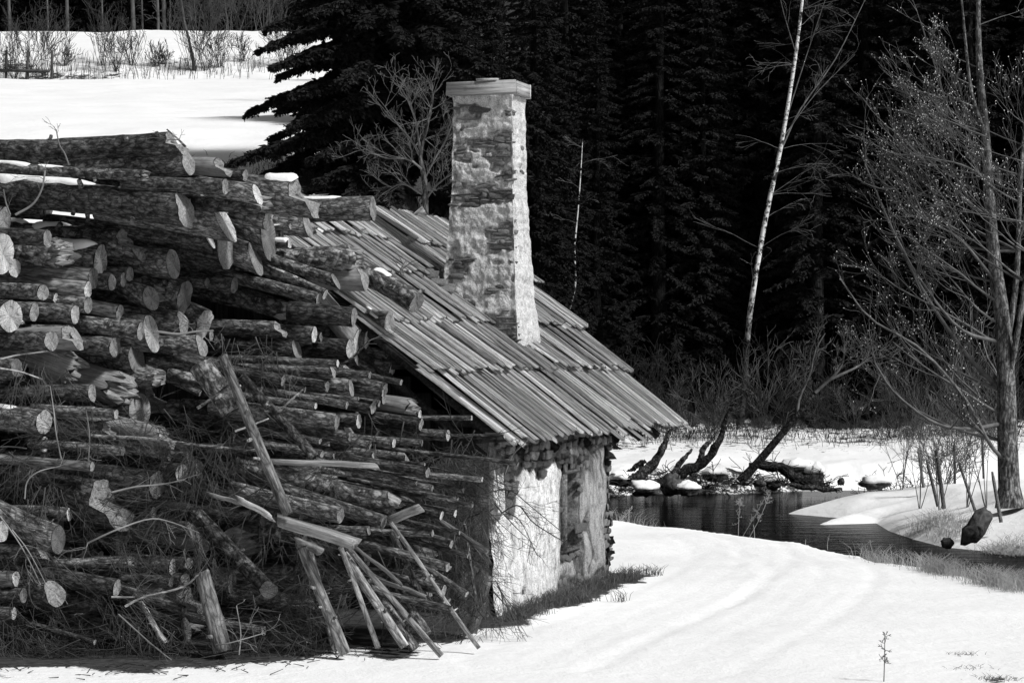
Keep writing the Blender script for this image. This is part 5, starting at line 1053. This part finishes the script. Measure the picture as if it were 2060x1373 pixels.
# twigs all over the lower pile: one uncountable tangle
polys = []; rr_ = random.Random(12)
def arc(x, y, D, ang, L, curl, r0, n=6):
    p = [P(x, y, D)]; a = ang; dy = rr_.gauss(0, .15)
    for i in range(n): a += curl/n; p.append(p[-1] + np.array([math.cos(a), dy + rr_.gauss(0, .12), math.sin(a)])*L/n)
    p = np.array(p); polys.append((p, r0*(1 - np.linspace(0, .75, n+1)))); return p
CL = [(600, 1060, 26), (560, 1000, 16), (90, 1290, 40), (250, 1090, 26), (520, 700, 14), (500, 760, 12), (880, 960, 26), (940, 985, 22), (975, 1200, 18), (920, 1210, 24), (300, 1280, 36), (450, 1290, 26), (170, 880, 26), (330, 1000, 22), (720, 1180, 24), (870, 1110, 30), (60, 1130, 26),
      (380, 930, 20), (180, 1300, 36), (30, 930, 20), (120, 1000, 20), (260, 850, 16), (560, 1230, 24), (640, 1280, 20), (820, 1060, 24), (890, 1030, 22), (920, 900, 16), (800, 990, 14), (380, 1080, 16), (440, 870, 12), (20, 1260, 30), (520, 1270, 24), (930, 1090, 24), (900, 950, 26), (925, 1000, 26), (915, 1060, 26), (900, 1150, 24), (930, 1130, 22), (880, 1080, 24), (935, 940, 20), (945, 1040, 20), (860, 1180, 22), (330, 860, 14), (60, 760, 12), (700, 920, 12), (780, 870, 8), (610, 1160, 20), (350, 1310, 30), (240, 1200, 20), (420, 1120, 14)]
for cx, cy, m in CL:
    main = rr_.uniform(-2.6, -.5) if rr_.random() < .65 else rr_.uniform(-3.1, .6)
    for k in range(int(m*(2.1 if cx < 500 else 1.7))):
        x, y = cx + rr_.gauss(0, 34), cy + rr_.gauss(0, 24); lim = np.interp(x, [0, 500, 700, 900, 1060], [1350, 1340, 1318, 1296, 1240])
        if y > lim - 2: y = lim - rr_.uniform(2, 30)
        Dt = min(face_D(y) - rr_.uniform(-.30, .22) + max(0, (x-700)/300)*1.3, 27.9)
        p = arc(x, y, Dt, main + rr_.gauss(0, .55), rr_.uniform(.2, .75), rr_.gauss(0, .5), rr_.choice((.0026, .0035, .0045, .006, .010)))
        for j_ in range(rr_.randrange(3, 8)):
            i = rr_.randrange(1, 6); d = p[i]-p[i-1]; a = math.atan2(d[2], d[0]) + rr_.choice((-1, 1))*rr_.uniform(.35, .8); n = 4; q = [p[i]]; ll = rr_.uniform(.06, .26)
            for j in range(n): a += rr_.gauss(0, .12); q.append(q[-1] + np.array([math.cos(a), rr_.gauss(0, .35), math.sin(a)])*ll/n)
            polys.append((np.array(q), np.linspace(.0030, .0012, n+1)))
V, Qd = tubes(polys, 3); obj('brushwood', mesh('brushwood', V, Qd, mats=M['brush']), label='tangle of fine dry twigs and spruce brush over the lower log pile', category='brushwood', kind='stuff')
# single bare branches that stand out in the pile
GB = 'bare branches in the log pile'
for (Z, pts, w, D, lab, mat) in ((2, [(660, 962), (800, 930), (960, 915), (1090, 885)], 13, 24.6, 'bright bare twig crossing the tall oval log end', 'grass'), (1, [(920, 1275), (1050, 1290), (1150, 1275), (1255, 1270)], 18, 24.9, 'pale stick pointing out level beside the tall slab end', 'grass'),
        (1, [(90, 590), (190, 530), (245, 440), (265, 330)], 16, 25.2, 'curved pale stick hooked over the very thick knotty log', 'grass'), (1, [(60, 590), (35, 520), (20, 440)], 12, 25.1, 'short crooked branch propped beside the curved pale stick', 'twig'), (1, [(405, 300), (380, 230), (350, 180), (330, 90)], 11, 25.6, 'upright forked twig on the longest top log', 'twig'),
        (1, [(1090, 190), (1040, 140), (980, 88)], 15, 26.0, 'stick slanting up from the crest of the pile', 'bark'), (3, [(0, 110), (60, 190), (150, 330), (240, 515)], 10, 24.5, 'long whippy branch curving down at the left of the pile foot', 'grass'), (3, [(70, 190), (150, 290), (215, 400), (278, 528)], 8, 24.5, 'second whippy branch fanning from the long one', 'grass'),
        (3, [(520, 270), (680, 195), (880, 128), (1010, 145), (1180, 210)], 12, 24.55, 'long arched bare branch over the low logs', 'grass'), (3, [(520, 270), (500, 300), (400, 320)], 7, 24.55, 'small hooked twig at the end of the arched branch', 'grass'), (2, [(0, 1050), (120, 1150), (260, 1180), (315, 1120)], 14, 24.65, 'sagging bow shaped branch at the left', 'bark_pale'),
        (2, [(0, 180), (120, 155), (280, 135)], 14, 24.9, 'straight stick resting above the splintered pale slab', 'bark_pale'), (2, [(0, 235), (120, 255), (250, 300)], 12, 24.9, 'stick sloping down below the straight one', 'bark_pale'), (2, [(360, 770), (330, 620), (315, 480), (295, 340)], 9, 24.6, 'upright thin whip among the middle twigs', 'grass'),
        (2, [(520, 780), (525, 620), (505, 480)], 9, 24.6, 'second upright whip beside the thin whip', 'twig'), (2, [(145, 1000), (160, 900), (230, 840), (350, 810)], 10, 24.6, 'hook shaped pale twig low at the left', 'grass'), (2, [(535, 630), (900, 650), (1200, 690), (1500, 715)], 22, 24.8, 'long dark pole lying level behind the tall straight pole', 'bark'),
        (2, [(1160, 470), (1260, 400), (1370, 310)], 22, 25.0, 'dark stick wedged up against the tall straight pole', 'bark'), (2, [(1640, 490), (1700, 430), (1780, 360)], 18, 25.1, 'pale stick poking up from the rough slanting pole', 'bark_pale'), (2, [(1380, 605), (1450, 580), (1580, 530)], 16, 25.0, 'short pale stick behind the tall straight pole', 'bark_pale'),
        (3, [(740, 645), (850, 590), (1080, 530), (1190, 440)], 18, 24.6, 'broken bare stick slanting past the short upright log', 'bark_pale'), (3, [(660, 590), (800, 590)], 16, 24.65, 'stub of branch lying above the curved bare branch', 'bark_pale'), (3, [(700, 690), (900, 870), (1065, 1000)], 12, 24.5, 'thin dark stem slanting onto the snow', 'twig'),
        (3, [(1415, 930), (1425, 800), (1400, 640)], 9, 24.5, 'thin upright sapling by the snow edge', 'grass'), (3, [(1280, 870), (1360, 860), (1570, 800)], 10, 24.5, 'low bare twig across the standing log foot', 'grass'), (4, [(500, 1060), (580, 1010), (660, 925)], 14, 25.6, 'black bent branch below the curved half trunk', 'bark'),
        (4, [(850, 560), (845, 530), (875, 478)], 22, 26.1, 'upright broken stub on the mossy log before the roof', 'bark_rough'), (5, [(850, 640), (940, 720), (1080, 800)], 22, 25.9, 'pale scaly stem slanting toward the hut wall', 'bark_rough'), (5, [(1160, 600), (1250, 560), (1330, 650), (1490, 750)], 9, 26.8, 'bare branch spreading twigs across the white wall', 'twig_dark'),
        (5, [(1050, 500), (1200, 480), (1310, 560), (1480, 700)], 7, 26.8, 'second bare branch in front of the white wall', 'twig_dark'), (5, [(1180, 590), (1260, 640), (1330, 780)], 6, 26.8, 'thin drooping twig before the white wall', 'twig_dark'), (5, [(1180, 400), (1220, 300), (1310, 210)], 7, 26.9, 'pale twig rising to the eaves in front of the wall', 'twig')):
    ox, oy, s = ZR[Z]; c = curve(np.array([P(ox + a/s, oy + b/s, D + rr_.gauss(0, .03)) for a, b in pts]), 14); r0 = w/s/F*D/2
    t = thing('bare_branch', lab, 'branch', GB); V, Qd = tubes([(c, r0*np.linspace(1, .6, 14))], 6); obj('stem', mesh('stem', V, Qd, smooth=True, mats=M[mat]), t); out, tips = [], []; rnd = np.random.default_rng(len(lab)*7 + pts[0][0])
    for k in range(9 if mat == 'twig_dark' else 3): i = rnd.integers(3, 14); tg = norm(c[i]-c[i-1]); grow(c[i], tg + rnd.normal(0, .6, 3)*[1, .4, 1], rnd.uniform(.1, .4), max(r0*.35, .003), 1, rnd, out, tips, up=0, kids=(2, 4))
    obj('side_twigs', split_mesh(out, M[mat] if mat in ('twig_dark', 'twig', 'grass') else M['twig_mid'], .0022), t)

deb = []                                                     # bark flakes and bits of twig scattered on the snow before the pile
for k in range(170):
    x = rr_.uniform(-10, 1060); lim = np.interp(x, [0, 500, 700, 900, 1060], [1352, 1340, 1318, 1300, 1235]); y = lim + abs(rr_.gauss(0, 12)) - 8; D = ZC*F/(y-HOR); q = P(x, y, D); q[2] = gz(q[0], q[1]) + .008; a = rr_.uniform(0, 6.28); L = rr_.uniform(.02, .16)
    deb.append((np.array([q, q + np.array([math.cos(a)*L, math.sin(a)*L, rr_.uniform(0, .05)])]), np.array([.006, .003])))
V, Qd = tubes(deb, 3); obj('snow_debris', mesh('snow_debris', V, Qd, mats=M['brush']), label='bits of bark and twig scattered on the snow before the pile', category='debris', kind='stuff')
